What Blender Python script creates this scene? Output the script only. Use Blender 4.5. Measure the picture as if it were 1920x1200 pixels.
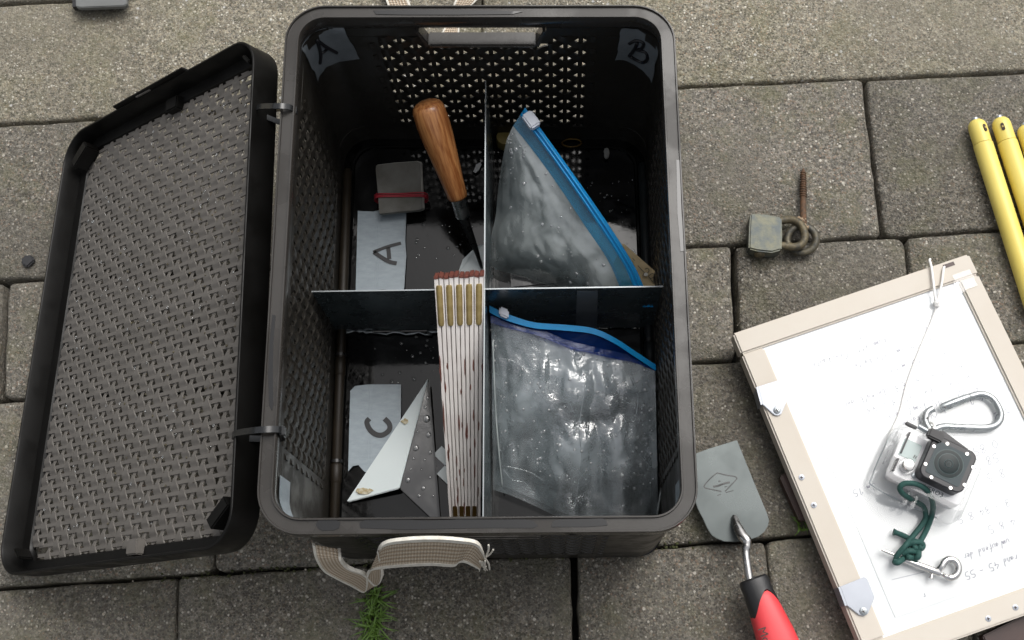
import bpy, bmesh, math, random
import numpy as np
from mathutils import Vector, Matrix, noise

random.seed(7)
for o in list(bpy.data.objects):
    bpy.data.objects.remove(o, do_unlink=True)
S = bpy.context.scene
COL = S.collection

# ------------------------------------------------------------------ camera, sky, sun, exposure
F, CAM, EUL = 2179.85, np.array([0.05273, -0.28866, 0.98912]), (0.297683, 0.03846, -0.003123)
cd = bpy.data.cameras.new('camera'); co = bpy.data.objects.new('camera', cd); COL.objects.link(co)
cd.sensor_width = 36.0; cd.lens = 36.0 * F / 1920.0
cd.clip_start = 0.01; cd.clip_end = 500
co.location = CAM; co.rotation_euler = EUL
S.camera = co
RM = np.array(co.rotation_euler.to_matrix())

SUN_EL, SUN_AZ = math.radians(58), math.radians(35)      # azimuth clockwise from +Y
w = bpy.data.worlds.new('World'); S.world = w; w.use_nodes = True
nt = w.node_tree; nt.nodes.clear()
sky = nt.nodes.new('ShaderNodeTexSky'); sky.sky_type = 'NISHITA'; sky.sun_disc = False
sky.sun_elevation = SUN_EL; sky.sun_rotation = SUN_AZ
sky.air_density = 1.0; sky.dust_density = 6.0; sky.ozone_density = 1.0
hs = nt.nodes.new('ShaderNodeHueSaturation'); hs.inputs['Saturation'].default_value = 0.22
bg = nt.nodes.new('ShaderNodeBackground'); bg.inputs['Strength'].default_value = 0.125
ow = nt.nodes.new('ShaderNodeOutputWorld')
nt.links.new(sky.outputs[0], hs.inputs['Color']); nt.links.new(hs.outputs[0], bg.inputs[0]); nt.links.new(bg.outputs[0], ow.inputs[0])
sl = bpy.data.lights.new('sun', 'SUN'); so = bpy.data.objects.new('sun', sl); COL.objects.link(so)
sl.energy = 0.9; sl.angle = math.radians(40); sl.color = (1.0, 0.97, 0.93)
sd = Vector((math.sin(SUN_AZ) * math.cos(SUN_EL), math.cos(SUN_AZ) * math.cos(SUN_EL), math.sin(SUN_EL)))
so.rotation_euler = sd.to_track_quat('Z', 'Y').to_euler(); so.location = (1, 1, 2)
S.view_settings.view_transform = 'Standard'; S.view_settings.look = 'None'
S.view_settings.gamma = 1.0; S.view_settings.exposure = 0.42; S.view_settings.use_curve_mapping = False
S.cycles.max_bounces = 7; S.cycles.transparent_max_bounces = 16; S.cycles.use_denoising = True

# ------------------------------------------------------------------ helpers
V3 = lambda *a: np.array(a, float)
def ray(px, py): return RM @ V3((px - 960) / F, -(py - 600) / F, -1)
def un(px, py, z):
    """the point at height z seen at a pixel of the 1920x1200 photograph"""
    d = ray(px, py); return CAM + d * ((z - CAM[2]) / d[2])
def unY(px, py, Y):
    d = ray(px, py); return CAM + d * ((Y - CAM[1]) / d[1])
def nrm(v): v = np.asarray(v, float); return v / (np.linalg.norm(v) + 1e-12)

def thing(name, loc, label, cat, group=None):
    o = bpy.data.objects.new(name, None); COL.objects.link(o); o.empty_display_size = 0.01
    o.location = loc; o['label'] = label; o['category'] = cat
    if group: o['group'] = group
    o['_w'] = [float(x) for x in loc]
    return o
def wpos(o): return np.array(o['_w']) if o is not None else V3(0, 0, 0)
def obj(name, VF, mat, parent=None, smooth=False, label=None, cat=None, kind=None, group=None, bevel=0, origin=None):
    V, Fc = VF
    V = np.asarray(V, float).reshape(-1, 3)
    c = V.mean(0) if origin is None else np.asarray(origin, float)
    me = bpy.data.meshes.new(name)
    me.from_pydata((V - c).tolist(), [], [list(map(int, f)) for f in Fc])
    bm = bmesh.new(); bm.from_mesh(me)
    if bevel:
        bmesh.ops.recalc_face_normals(bm, faces=bm.faces)
        ed = [e for e in bm.edges if len(e.link_faces) == 2 and e.calc_face_angle(0) > 0.6]
        bmesh.ops.bevel(bm, geom=ed, offset=bevel, segments=2, affect='EDGES', clamp_overlap=True)
    bmesh.ops.recalc_face_normals(bm, faces=bm.faces)
    bm.to_mesh(me); bm.free()
    if smooth:
        for p in me.polygons: p.use_smooth = True
        if smooth == 'auto':
            me.set_sharp_from_angle(angle=math.radians(38))
    me.materials.append(mat)
    o = bpy.data.objects.new(name, me); COL.objects.link(o)
    o['_w'] = [float(x) for x in c]
    if parent is not None:
        o.parent = parent; o.location = c - wpos(parent)
    else:
        o.location = c
    if label: o['label'] = label
    if cat: o['category'] = cat
    if kind: o['kind'] = kind
    if group: o['group'] = group
    return o
def join(*vfs):
    V, Fc = [], []
    for v, f in vfs:
        n = len(V); V += [tuple(x) for x in v]; Fc += [tuple(i + n for i in q) for q in f]
    return V, Fc
def obox(c, ax, ay, az, sx, sy, sz):
    c = np.asarray(c, float); ax, ay, az = nrm(ax) * sx / 2, nrm(ay) * sy / 2, nrm(az) * sz / 2
    V = [c + i * ax + j * ay + k * az for k in (-1, 1) for j in (-1, 1) for i in (-1, 1)]
    return V, [(0, 1, 3, 2), (4, 6, 7, 5), (0, 4, 5, 1), (2, 3, 7, 6), (0, 2, 6, 4), (1, 5, 7, 3)]
def prism(poly, d):
    """closed solid: polygon of 3-D points pushed along vector d"""
    P = [np.asarray(p, float) for p in poly]; n = len(P)
    V = P + [p + d for p in P]
    return V, [tuple(range(n)), tuple(range(2 * n - 1, n - 1, -1))] + [(i, (i + 1) % n, n + (i + 1) % n, n + i) for i in range(n)]
def rings(L, closed=False, cap0=True, cap1=True):
    n = len(L[0]); V = [p for r in L for p in r]; Fc = []
    m = len(L)
    for k in range(m if closed else m - 1):
        a, b = k * n, ((k + 1) % m) * n
        Fc += [(a + i, a + (i + 1) % n, b + (i + 1) % n, b + i) for i in range(n)]
    if not closed:
        if cap0: Fc.append(tuple(range(n - 1, -1, -1)))
        if cap1: Fc.append(tuple(range((m - 1) * n, m * n)))
    return V, Fc
def tube(path, rad, seg=10, closed=False, up=None, flat=1.0):
    P = [np.asarray(p, float) for p in path]; n = len(P)
    R = rad if hasattr(rad, '__len__') else [rad] * n
    L = []; prev = np.array(up, float) if up is not None else V3(0.03, 0.05, 1)
    for i in range(n):
        a = P[(i - 1) % n] if (closed or i > 0) else P[0]
        b = P[(i + 1) % n] if (closed or i < n - 1) else P[-1]
        t = nrm(b - a)
        s = np.cross(t, prev)
        if np.linalg.norm(s) < 1e-4: s = np.cross(t, V3(1, 0, 0))
        s = nrm(s); u = np.cross(s, t)
        if up is None: prev = u
        L.append([P[i] + R[i] * (math.cos(q) * s + flat * math.sin(q) * u) for q in (2 * math.pi * k / seg for k in range(seg))])
    return rings(L, closed)
def spline(pts, n=8, closed=False):
    P = [np.asarray(p, float) for p in pts]; m = len(P); out = []
    for i in range(m if closed else m - 1):
        g = lambda k: P[k % m] if closed else P[min(max(k, 0), m - 1)]
        p0, p1, p2, p3 = g(i - 1), g(i), g(i + 1), g(i + 2)
        for k in range(n):
            t = k / n
            out.append(0.5 * (2 * p1 + (p2 - p0) * t + (2 * p0 - 5 * p1 + 4 * p2 - p3) * t * t + (3 * p1 - p0 - 3 * p2 + p3) * t ** 3))
    if not closed: out.append(P[-1])
    return out
def ribbon(e1, e2, th, n=0):
    """band between two edge lines with thickness"""
    A = spline(e1, n) if n else [np.asarray(p, float) for p in e1]
    B = spline(e2, n) if n else [np.asarray(p, float) for p in e2]
    L = []
    for i in range(len(A)):
        t = nrm(A[min(i + 1, len(A) - 1)] + B[min(i + 1, len(B) - 1)] - A[max(i - 1, 0)] - B[max(i - 1, 0)])
        N = nrm(np.cross(t, B[i] - A[i])) * th / 2
        L.append([A[i] + N, B[i] + N, B[i] - N, A[i] - N])
    return rings(L)
def stroke(pts, wd, nrmv, lift=0.0, sm=6):
    """flat marker line on a surface (thin solid)"""
    P = spline(pts, sm) if len(pts) > 2 and sm else [np.asarray(p, float) for p in pts]
    N = nrm(nrmv); L = []
    for i in range(len(P)):
        t = nrm(P[min(i + 1, len(P) - 1)] - P[max(i - 1, 0)]); s = nrm(np.cross(N, t)) * wd / 2
        L.append([P[i] + s + N * lift, P[i] - s + N * lift, P[i] - s + N * (lift + 0.00012), P[i] + s + N * (lift + 0.00012)])
    return rings(L)
def disc(c, N, r, h, seg=16, dome=0.0):
    c = np.asarray(c, float); N = nrm(N); a = nrm(np.cross(N, V3(0.3, 1, 0.2))); b = np.cross(N, a)
    ring = lambda rr, z: [c + N * z + rr * (math.cos(t) * a + math.sin(t) * b) for t in (2 * math.pi * k / seg for k in range(seg))]
    L = [ring(r, 0), ring(r, h * 0.8), ring(r * 0.9, h)]
    if dome: L += [ring(r * 0.6, h + dome * 0.7), ring(r * 0.2, h + dome)]
    return rings(L)
def drop(c, N, r, h, seg=8):
    c = np.asarray(c, float); N = nrm(N); a = nrm(np.cross(N, V3(0.3, 1, 0.2))); b = np.cross(N, a)
    L = [[c + N * h * zz + rr * r * (math.cos(t) * a + math.sin(t) * b) for t in (2 * math.pi * k / seg for k in range(seg))]
         for rr, zz in ((1, 0), (0.86, 0.5), (0.5, 0.87), (0.12, 1.0))]
    return rings(L)
def rrect(hw, hd, r, n=8):
    P = []
    for cx, cy, a0 in ((hw - r, hd - r, 0), (-hw + r, hd - r, 90), (-hw + r, -hd + r, 180), (hw - r, -hd + r, 270)):
        for k in range(n + 1):
            a = math.radians(a0 + 90 * k / n); P.append((cx + r * math.cos(a), cy + r * math.sin(a)))
    return P
def text_vf(s, size, O, ax, ay, lift=0.0002, shear=0.0):
    cu = bpy.data.curves.new('t', 'FONT'); cu.body = s; cu.size = size; cu.shear = shear; cu.resolution_u = 3
    cu.align_x = 'CENTER'; cu.align_y = 'CENTER'
    to = bpy.data.objects.new('t', cu); COL.objects.link(to)
    me = to.to_mesh()
    ax, ay = nrm(ax), nrm(ay); N = nrm(np.cross(ax, ay))
    V = [np.asarray(O) + ax * v.co.x + ay * v.co.y + N * lift for v in me.vertices]
    Fc = [tuple(p.vertices) for p in me.polygons]
    to.to_mesh_clear(); bpy.data.objects.remove(to); bpy.data.curves.remove(cu)
    return V, Fc

# ------------------------------------------------------------------ materials
def mat(name, col, rough=0.5, metal=0.0, spec=0.5, var=None, bump=None, coat=0.0, col2=None, rvar=None, trans=0.0, ani=None, rot=None, world=False, sub=0.0):
    """var=(scale, contrast) mixes col->col2 by noise; bump=(scale, strength, distance)"""
    m = bpy.data.materials.new(name); m.use_nodes = True; n = m.node_tree; N = n.nodes; L = n.links
    b = N['Principled BSDF']
    b.inputs['Base Color'].default_value = (*col, 1); b.inputs['Roughness'].default_value = rough
    b.inputs['Metallic'].default_value = metal; b.inputs['Specular IOR Level'].default_value = spec
    b.inputs['Coat Weight'].default_value = coat; b.inputs['Coat Roughness'].default_value = 0.08
    b.inputs['Transmission Weight'].default_value = trans
    if sub: b.inputs['Subsurface Weight'].default_value = sub; b.inputs['Subsurface Radius'].default_value = (0.004,) * 3
    if world:
        tc = N.new('ShaderNodeNewGeometry').outputs['Position']
    else:
        tc = N.new('ShaderNodeTexCoord').outputs['Object']
    if ani:
        mp = N.new('ShaderNodeMapping'); mp.inputs['Scale'].default_value = ani
        if rot: mp.vector_type = 'TEXTURE'; mp.inputs['Rotation'].default_value = rot; mp.inputs['Scale'].default_value = [1 / a for a in ani]
        L.new(tc, mp.inputs[0]); tc = mp.outputs[0]
    def nz(scale, det=5, rg=0.6):
        t = N.new('ShaderNodeTexNoise'); t.inputs['Scale'].default_value = scale; t.inputs['Detail'].default_value = det
        t.inputs['Roughness'].default_value = rg; L.new(tc, t.inputs['Vector']); return t.outputs[0]
    def ramp(src, a, bq):
        r = N.new('ShaderNodeMapRange'); r.inputs[1].default_value = a; r.inputs[2].default_value = bq; r.clamp = True
        L.new(src, r.inputs[0]); return r
    if var:
        mx = N.new('ShaderNodeMix'); mx.data_type = 'RGBA'
        r = ramp(nz(var[0]), 0.5 - 0.5 / var[1] * 0.5, 0.5 + 0.5 / var[1] * 0.5)
        c2 = col2 if col2 else tuple(x * 0.7 for x in col)
        mx.inputs[6].default_value = (*col, 1); mx.inputs[7].default_value = (*c2, 1)
        L.new(r.outputs[0], mx.inputs[0]); L.new(mx.outputs[2], b.inputs['Base Color'])
    if rvar:
        r = ramp(nz(rvar[0], 4), 0.42, 0.58); r.inputs[3].default_value = rvar[1]; r.inputs[4].default_value = rvar[2]
        L.new(r.outputs[0], b.inputs['Roughness'])
    if bump:
        bp = N.new('ShaderNodeBump'); bp.inputs['Strength'].default_value = bump[1]; bp.inputs['Distance'].default_value = bump[2]
        L.new(nz(bump[0], 6, 0.65), bp.inputs['Height']); L.new(bp.outputs[0], b.inputs['Normal'])
    return m

def paver_mat(name, base, dark, light, speck=0.35, moss=0.35):
    m = bpy.data.materials.new(name); m.use_nodes = True; n = m.node_tree; N = n.nodes; L = n.links
    b = N['Principled BSDF']; geo = N.new('ShaderNodeNewGeometry').outputs['Position']
    oi = N.new('ShaderNodeObjectInfo')
    def nz(scale, det=4, rg=0.6):
        t = N.new('ShaderNodeTexNoise'); t.inputs['Scale'].default_value = scale; t.inputs['Detail'].default_value = det
        t.inputs['Roughness'].default_value = rg; L.new(geo, t.inputs['Vector']); return t.outputs[0]
    def vor(scale, feat='F1'):
        t = N.new('ShaderNodeTexVoronoi'); t.inputs['Scale'].default_value = scale; t.feature = feat; L.new(geo, t.inputs['Vector']); return t
    def mr(src, a, bq, c=0.0, d=1.0):
        r = N.new('ShaderNodeMapRange'); r.inputs[1].default_value = a; r.inputs[2].default_value = bq
        r.inputs[3].default_value = c; r.inputs[4].default_value = d; L.new(src, r.inputs[0]); return r.outputs[0]
    def mul(a, bq):
        k = N.new('ShaderNodeMath'); k.operation = 'MULTIPLY'
        for i, s in enumerate((a, bq)):
            if isinstance(s, (int, float)): k.inputs[i].default_value = s
            else: L.new(s, k.inputs[i])
        return k.outputs[0]
    def mix(fac, A, B, mode='MIX'):
        x = N.new('ShaderNodeMix'); x.data_type = 'RGBA'; x.blend_type = mode
        if isinstance(fac, (int, float)): x.inputs[0].default_value = fac
        else: L.new(fac, x.inputs[0])
        for i, s in ((6, A), (7, B)):
            if isinstance(s, tuple): x.inputs[i].default_value = (*s, 1)
            else: L.new(s, x.inputs[i])
        return x.outputs[2]
    c = mix(mr(nz(300, 4, 0.75), 0.36, 0.64), dark, base)
    c = mix(mr(nz(9, 4, 0.6), 0.42, 0.68), c, tuple(x * 0.72 for x in base), 'MIX')
    # every grain its own tone
    v4 = vor(640); s4 = N.new('ShaderNodeSeparateColor'); L.new(v4.outputs['Color'], s4.inputs[0])
    h4 = N.new('ShaderNodeHueSaturation'); L.new(c, h4.inputs['Color']); L.new(mr(s4.outputs[0], 0, 1, 0.55, 1.5), h4.inputs['Value']); c = h4.outputs[0]
    c = mix(mul(mr(s4.outputs[1], 0.6, 1.0), 0.35), c, (base[0] * 1.0, base[1] * 0.80, base[2] * 0.62))
    c = mix(mul(mr(s4.outputs[2], 0.6, 1.0), 0.30), c, (base[0] * 0.78, base[1] * 0.86, base[2] * 1.02))
    v5 = vor(330); s5 = N.new('ShaderNodeSeparateColor'); L.new(v5.outputs['Color'], s5.inputs[0])
    h5 = N.new('ShaderNodeHueSaturation'); L.new(c, h5.inputs['Color']); L.new(mr(s5.outputs[0], 0, 1, 0.72, 1.28), h5.inputs['Value']); c = h5.outputs[0]
    # coloured aggregate grains
    v = vor(410); sep = N.new('ShaderNodeSeparateColor'); L.new(v.outputs['Color'], sep.inputs[0])
    core = mr(v.outputs['Distance'], 0.32, 0.5, 1.0, 0.0)
    c = mix(mul(core, mr(sep.outputs[0], 0.86, 0.94)), c, light)
    c = mix(mul(core, mr(sep.outputs[1], 0.74, 0.82)), c, tuple(x * 0.30 for x in base))
    c = mix(mul(core, mul(mr(sep.outputs[2], 0.88, 0.93), 0.6)), c, (base[0] * 1.25, base[1] * 0.93, base[2] * 0.8))
    v2 = vor(210); sp2 = N.new('ShaderNodeSeparateColor'); L.new(v2.outputs['Color'], sp2.inputs[0])
    c2m = mr(v2.outputs['Distance'], 0.22, 0.36, 1.0, 0.0)
    c = mix(mul(c2m, mul(mr(sp2.outputs[0], 0.955, 0.97), 0.75)), c, tuple(min(0.6, x * 1.2) for x in light))
    v3 = vor(760); sp3 = N.new('ShaderNodeSeparateColor'); L.new(v3.outputs['Color'], sp3.inputs[0])
    c = mix(mul(mr(v3.outputs['Distance'], 0.35, 0.5, 1, 0), mul(mr(sp3.outputs[1], 0.78, 0.9), speck)), c, light)
    # moss and damp
    c = mix(mul(mr(nz(22, 6, 0.75), 0.48, 0.66), moss * 1.5), c, (base[0] * 0.62, base[1] * 0.66, base[2] * 0.42))
    c = mix(mul(mr(nz(5.0, 4, 0.6), 0.45, 0.62), 0.45), c, tuple(x * 0.62 for x in base))
    hv = N.new('ShaderNodeHueSaturation'); L.new(c, hv.inputs['Color']); L.new(mr(oi.outputs['Random'], 0, 1, 0.84, 1.16), hv.inputs['Value'])
    L.new(hv.outputs[0], b.inputs['Base Color'])
    L.new(mr(nz(14, 4), 0.35, 0.65, 0.5, 0.85), b.inputs['Roughness'])
    b.inputs['Specular IOR Level'].default_value = 0.35
    add = N.new('ShaderNodeMath'); add.operation = 'ADD'; L.new(mul(core, 0.35), add.inputs[0]); L.new(nz(600, 6, 0.75), add.inputs[1])
    ad2 = N.new('ShaderNodeMath'); ad2.operation = 'ADD'; L.new(add.outputs[0], ad2.inputs[0]); L.new(mul(nz(90, 5, 0.7), 1.5), ad2.inputs[1])
    bp = N.new('ShaderNodeBump'); bp.inputs['Strength'].default_value = 0.8; bp.inputs['Distance'].default_value = 0.0016
    L.new(ad2.outputs[0], bp.inputs['Height']); L.new(bp.outputs[0], b.inputs['Normal'])
    return m

M = {}
M['paver'] = paver_mat('concrete_paver', (0.198, 0.182, 0.150), (0.070, 0.063, 0.050), (0.48, 0.45, 0.39))
M['slab'] = paver_mat('pale_concrete_slab', (0.285, 0.260, 0.200), (0.125, 0.113, 0.085), (0.60, 0.57, 0.49), 0.5, 0.25)
M['soil'] = mat('joint_soil', (0.010, 0.009, 0.007), 0.9, var=(120, 1.5), col2=(0.008, 0.008, 0.006), bump=(300, 0.8, 0.003), world=True)
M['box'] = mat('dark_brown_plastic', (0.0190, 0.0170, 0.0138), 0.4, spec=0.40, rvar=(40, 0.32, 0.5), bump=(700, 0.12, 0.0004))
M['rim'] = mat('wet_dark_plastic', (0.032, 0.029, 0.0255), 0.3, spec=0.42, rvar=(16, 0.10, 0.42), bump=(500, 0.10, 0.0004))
M['weave'] = mat('lid_weave_plastic', (0.138, 0.128, 0.116), 0.6, spec=0.3, var=(30, 1.4), col2=(0.106, 0.098, 0.088), rvar=(60, 0.45, 0.65), bump=(900, 0.15, 0.0003))  # sky reflection on the lid plastic is put into this lighter base
M['lidlip'] = mat('lid_lip_plastic', (0.0042, 0.0040, 0.0036), 0.4, spec=0.22, rvar=(30, 0.34, 0.55), bump=(600, 0.12, 0.0004))  # same lid plastic, base blackened for the dark box wall it mirrors
M['floor'] = mat('wet_box_floor', (0.0030, 0.0030, 0.0030), 0.06, spec=0.36, rvar=(24, 0.015, 0.10), bump=(30, 0.03, 0.003))
M['water'] = mat('water_film', (0.006, 0.006, 0.006), 0.02, spec=0.7)
M['galv'] = mat('galvanised_sheet', (0.105, 0.13, 0.138), 0.30, metal=0.45, var=(22, 1.4), col2=(0.065, 0.086, 0.093), rvar=(30, 0.18, 0.42), bump=(60, 0.08, 0.001))
M['edge'] = mat('cut_sheet_edge', (0.26, 0.28, 0.29), 0.3, metal=0.8)
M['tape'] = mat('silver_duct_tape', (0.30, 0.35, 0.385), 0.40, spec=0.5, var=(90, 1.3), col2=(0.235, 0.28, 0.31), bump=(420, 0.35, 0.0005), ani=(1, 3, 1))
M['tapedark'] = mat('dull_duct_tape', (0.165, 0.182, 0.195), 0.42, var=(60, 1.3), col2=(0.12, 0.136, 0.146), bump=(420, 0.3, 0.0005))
M['ink'] = mat('black_marker', (0.008, 0.008, 0.010), 0.45)
_hx = Vector(un(859, 371, 0.066) - un(798, 190, 0.132)).to_track_quat('Z', 'Y').to_euler()
M['beech'] = mat('varnished_beech', (0.50, 0.225, 0.080), 0.30, var=(120, 2.6), col2=(0.27, 0.090, 0.026), bump=(160, 0.1, 0.0006), coat=0.25, ani=(3.0, 3.0, 0.16), rot=_hx)
M['steel'] = mat('bright_steel', (0.62, 0.61, 0.59), 0.36, metal=1.0, var=(70, 1.0), col2=(0.42, 0.41, 0.4), rvar=(80, 0.18, 0.4))
M['darksteel'] = mat('dark_forged_steel', (0.05, 0.05, 0.05), 0.3, metal=0.8, rvar=(90, 0.2, 0.5))
M['blade'] = mat('trowel_blade_steel', (0.088, 0.098, 0.098), 0.34, metal=0.9, var=(14, 0.8), col2=(0.072, 0.081, 0.080), rvar=(20, 0.26, 0.42))
M['brass'] = mat('aged_brass', (0.52, 0.40, 0.18), 0.42, metal=0.6, var=(140, 1.5), col2=(0.36, 0.265, 0.10))
M['brass2'] = mat('tarnished_brass', (0.16, 0.095, 0.018), 0.4, metal=0.6, var=(120, 1.5), col2=(0.09, 0.05, 0.012))
M['ruler'] = mat('chipped_white_paint', (0.79, 0.76, 0.73), 0.5, var=(95, 2.0), col2=(0.68, 0.64, 0.61), bump=(120, 0.2, 0.0006), ani=(1, 0.35, 0.35))
M['chip'] = mat('red_brown_wood', (0.16, 0.05, 0.035), 0.6, var=(200, 1.5))
M['seam'] = mat('ruler_dark_gap', (0.05, 0.036, 0.03), 0.8)
M['white'] = mat('white_plastic', (0.66, 0.72, 0.72), 0.33, var=(14, 1.0), col2=(0.60, 0.665, 0.67), sub=0.0, bump=(200, 0.05, 0.0004))
M['stain'] = mat('rust_stain', (0.27, 0.20, 0.08), 0.6, var=(300, 2.0), col2=(0.5, 0.47, 0.36))
M['blackp'] = mat('wet_black_plastic', (0.016, 0.0165, 0.018), 0.14, spec=0.6, rvar=(50, 0.06, 0.2), bump=(90, 0.1, 0.0006))
M['card'] = mat('grey_abrasive_card', (0.165, 0.161, 0.149), 0.7, var=(40, 1.4), col2=(0.095, 0.092, 0.075), bump=(700, 0.3, 0.0004))
M['cardedge'] = mat('pale_card_edge', (0.42, 0.41, 0.38), 0.8, var=(200, 1.4))
M['red'] = mat('red_rubber', (0.33, 0.022, 0.035), 0.42)
M['grip'] = mat('red_grip_plastic', (0.72, 0.055, 0.065), 0.45, var=(30, 1.0), col2=(0.64, 0.045, 0.052), bump=(800, 0.1, 0.0003))
M['black'] = mat('black_rubber', (0.015, 0.015, 0.016), 0.45, bump=(500, 0.15, 0.0005))
M['zip'] = mat('blue_zip_strip', (0.001, 0.32, 0.68), 0.28, spec=0.5, var=(60, 1.2), col2=(0.001, 0.25, 0.60))
M['slider'] = mat('white_slider', (0.72, 0.75, 0.82), 0.3)
M['paperin'] = mat('damp_paper', (0.46, 0.43, 0.40), 0.6, var=(28, 1.2), col2=(0.25, 0.26, 0.255), bump=(60, 0.4, 0.003))
M['vial'] = mat('clear_tube', (0.6, 0.63, 0.63), 0.15, trans=0.55)
M['tag'] = mat('plywood_tag', (0.46, 0.35, 0.18), 0.55, var=(50, 1.3), col2=(0.39, 0.285, 0.135), ani=(1, 4, 1), bump=(300, 0.15, 0.0005))
M['pencil'] = mat('pencil_line', (0.10, 0.085, 0.05), 0.7)
M['rod'] = mat('brown_rod_paint', (0.010, 0.0075, 0.0045), 0.5, spec=0.3, var=(40, 1.4), col2=(0.018, 0.013, 0.008))
M['rod2'] = mat('grey_rod_paint', (0.022, 0.026, 0.028), 0.45, spec=0.3, var=(40, 1.4), col2=(0.014, 0.016, 0.016))
M['tie'] = mat('black_cable_tie', (0.016, 0.017, 0.018), 0.25, spec=0.5)
M['web'] = None
M['webedge'] = mat('cream_webbing_edge', (0.76, 0.73, 0.66), 0.8, bump=(900, 0.5, 0.0006), var=(200, 1.2), col2=(0.56, 0.53, 0.45))
M['grit'] = mat('dirt_crumbs', (0.10, 0.085, 0.05), 0.9, var=(300, 2.0), col2=(0.03, 0.026, 0.016))
M['sand'] = mat('pale_grit', (0.42, 0.38, 0.31), 0.8, var=(60, 2.5), col2=(0.16, 0.14, 0.11), world=True)
M['grass'] = mat('grass_blade', (0.085, 0.18, 0.022), 0.5, var=(60, 1.3), col2=(0.14, 0.22, 0.04))
M['moss'] = mat('moss', (0.045, 0.050, 0.014), 0.9, var=(200, 1.5))
M['yellow'] = mat('yellow_tube_paint', (0.80, 0.66, 0.17), 0.42, var=(14, 1.4), col2=(0.75, 0.60, 0.135), bump=(400, 0.05, 0.0003))
M['zinc'] = mat('zinc_metal', (0.42, 0.45, 0.47), 0.36, metal=0.8, var=(60, 1.2), col2=(0.33, 0.36, 0.37))
M['mdf'] = mat('birch_frame_wood', (0.60, 0.555, 0.485), 0.6, var=(16, 1.0), col2=(0.555, 0.50, 0.425), bump=(300, 0.12, 0.0005), ani=(1, 1, 2))
M['board'] = mat('white_board_face', (0.86, 0.875, 0.89), 0.35, var=(9, 0.9), col2=(0.84, 0.86, 0.875))
M['paper'] = mat('white_paper', (0.84, 0.84, 0.84), 0.7)
M['pen'] = mat('faded_pen', (0.25, 0.25, 0.32), 0.8)
M['brown'] = mat('brown_stained_wood', (0.050, 0.022, 0.016), 0.45, var=(60, 1.3), col2=(0.035, 0.015, 0.012), ani=(1, 1, 5))
M['latch'] = mat('zinc_plate', (0.36, 0.38, 0.42), 0.36, metal=0.5, var=(25, 1.1), col2=(0.30, 0.32, 0.355), bump=(120, 0.04, 0.0005))
M['cord'] = mat('white_string', (0.85, 0.84, 0.81), 0.8, bump=(1500, 0.5, 0.0005))
M['alu'] = mat('carabiner_metal', (0.36, 0.385, 0.39), 0.3, metal=0.85, var=(90, 1.5), col2=(0.50, 0.52, 0.52), rvar=(120, 0.2, 0.45))
M['chrome'] = mat('chrome', (0.70, 0.69, 0.67), 0.12, metal=1.0)
M['green'] = mat('green_cord', (0.012, 0.058, 0.050), 0.7, var=(900, 1.5), col2=(0.022, 0.09, 0.075), bump=(1400, 0.7, 0.0006))
M['camgrey'] = mat('silver_camera_face', (0.72, 0.72, 0.73), 0.4)
M['camblack'] = mat('black_camera_port', (0.022, 0.022, 0.025), 0.38, bump=(700, 0.15, 0.0003))
M['lcd'] = mat('lcd_glass', (0.36, 0.44, 0.43), 0.2)
M['lensglass'] = mat('lens_window', (0.018, 0.034, 0.040), 0.3, spec=0.3)
M['lensring'] = mat('lens_ring', (0.05, 0.075, 0.075), 0.4, spec=0.3)
M['lensdark'] = mat('lens_barrel', (0.010, 0.018, 0.019), 0.35, spec=0.25)
M['padlock'] = mat('weathered_padlock', (0.075, 0.088, 0.088), 0.5, metal=0.35, var=(110, 1.8), col2=(0.135, 0.135, 0.095), bump=(160, 0.35, 0.001))
M['shackle'] = mat('corroded_shackle', (0.15, 0.12, 0.065), 0.55, metal=0.3, var=(220, 1.8), col2=(0.06, 0.055, 0.04), bump=(300, 0.4, 0.0008))
M['rust'] = mat('rust', (0.13, 0.062, 0.026), 0.75, var=(260, 1.8), col2=(0.055, 0.035, 0.02), bump=(500, 0.6, 0.0008))
M['ring'] = mat('dark_iron_ring', (0.045, 0.046, 0.042), 0.5, metal=0.4, var=(200, 1.8), col2=(0.12, 0.105, 0.07), bump=(300, 0.3, 0.0008))
M['lime'] = mat('lime_crust', (0.42, 0.33, 0.23), 0.9, var=(500, 1.8), col2=(0.22, 0.15, 0.09), bump=(800, 0.8, 0.001))
M['stone'] = mat('pebble', (0.02, 0.02, 0.022), 0.7)
M['greyblock'] = mat('grey_painted_block', (0.16, 0.165, 0.16), 0.5, var=(20, 1.1))
M['yellowish'] = mat('yellow_cork', (0.26, 0.20, 0.06), 0.6)

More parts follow.
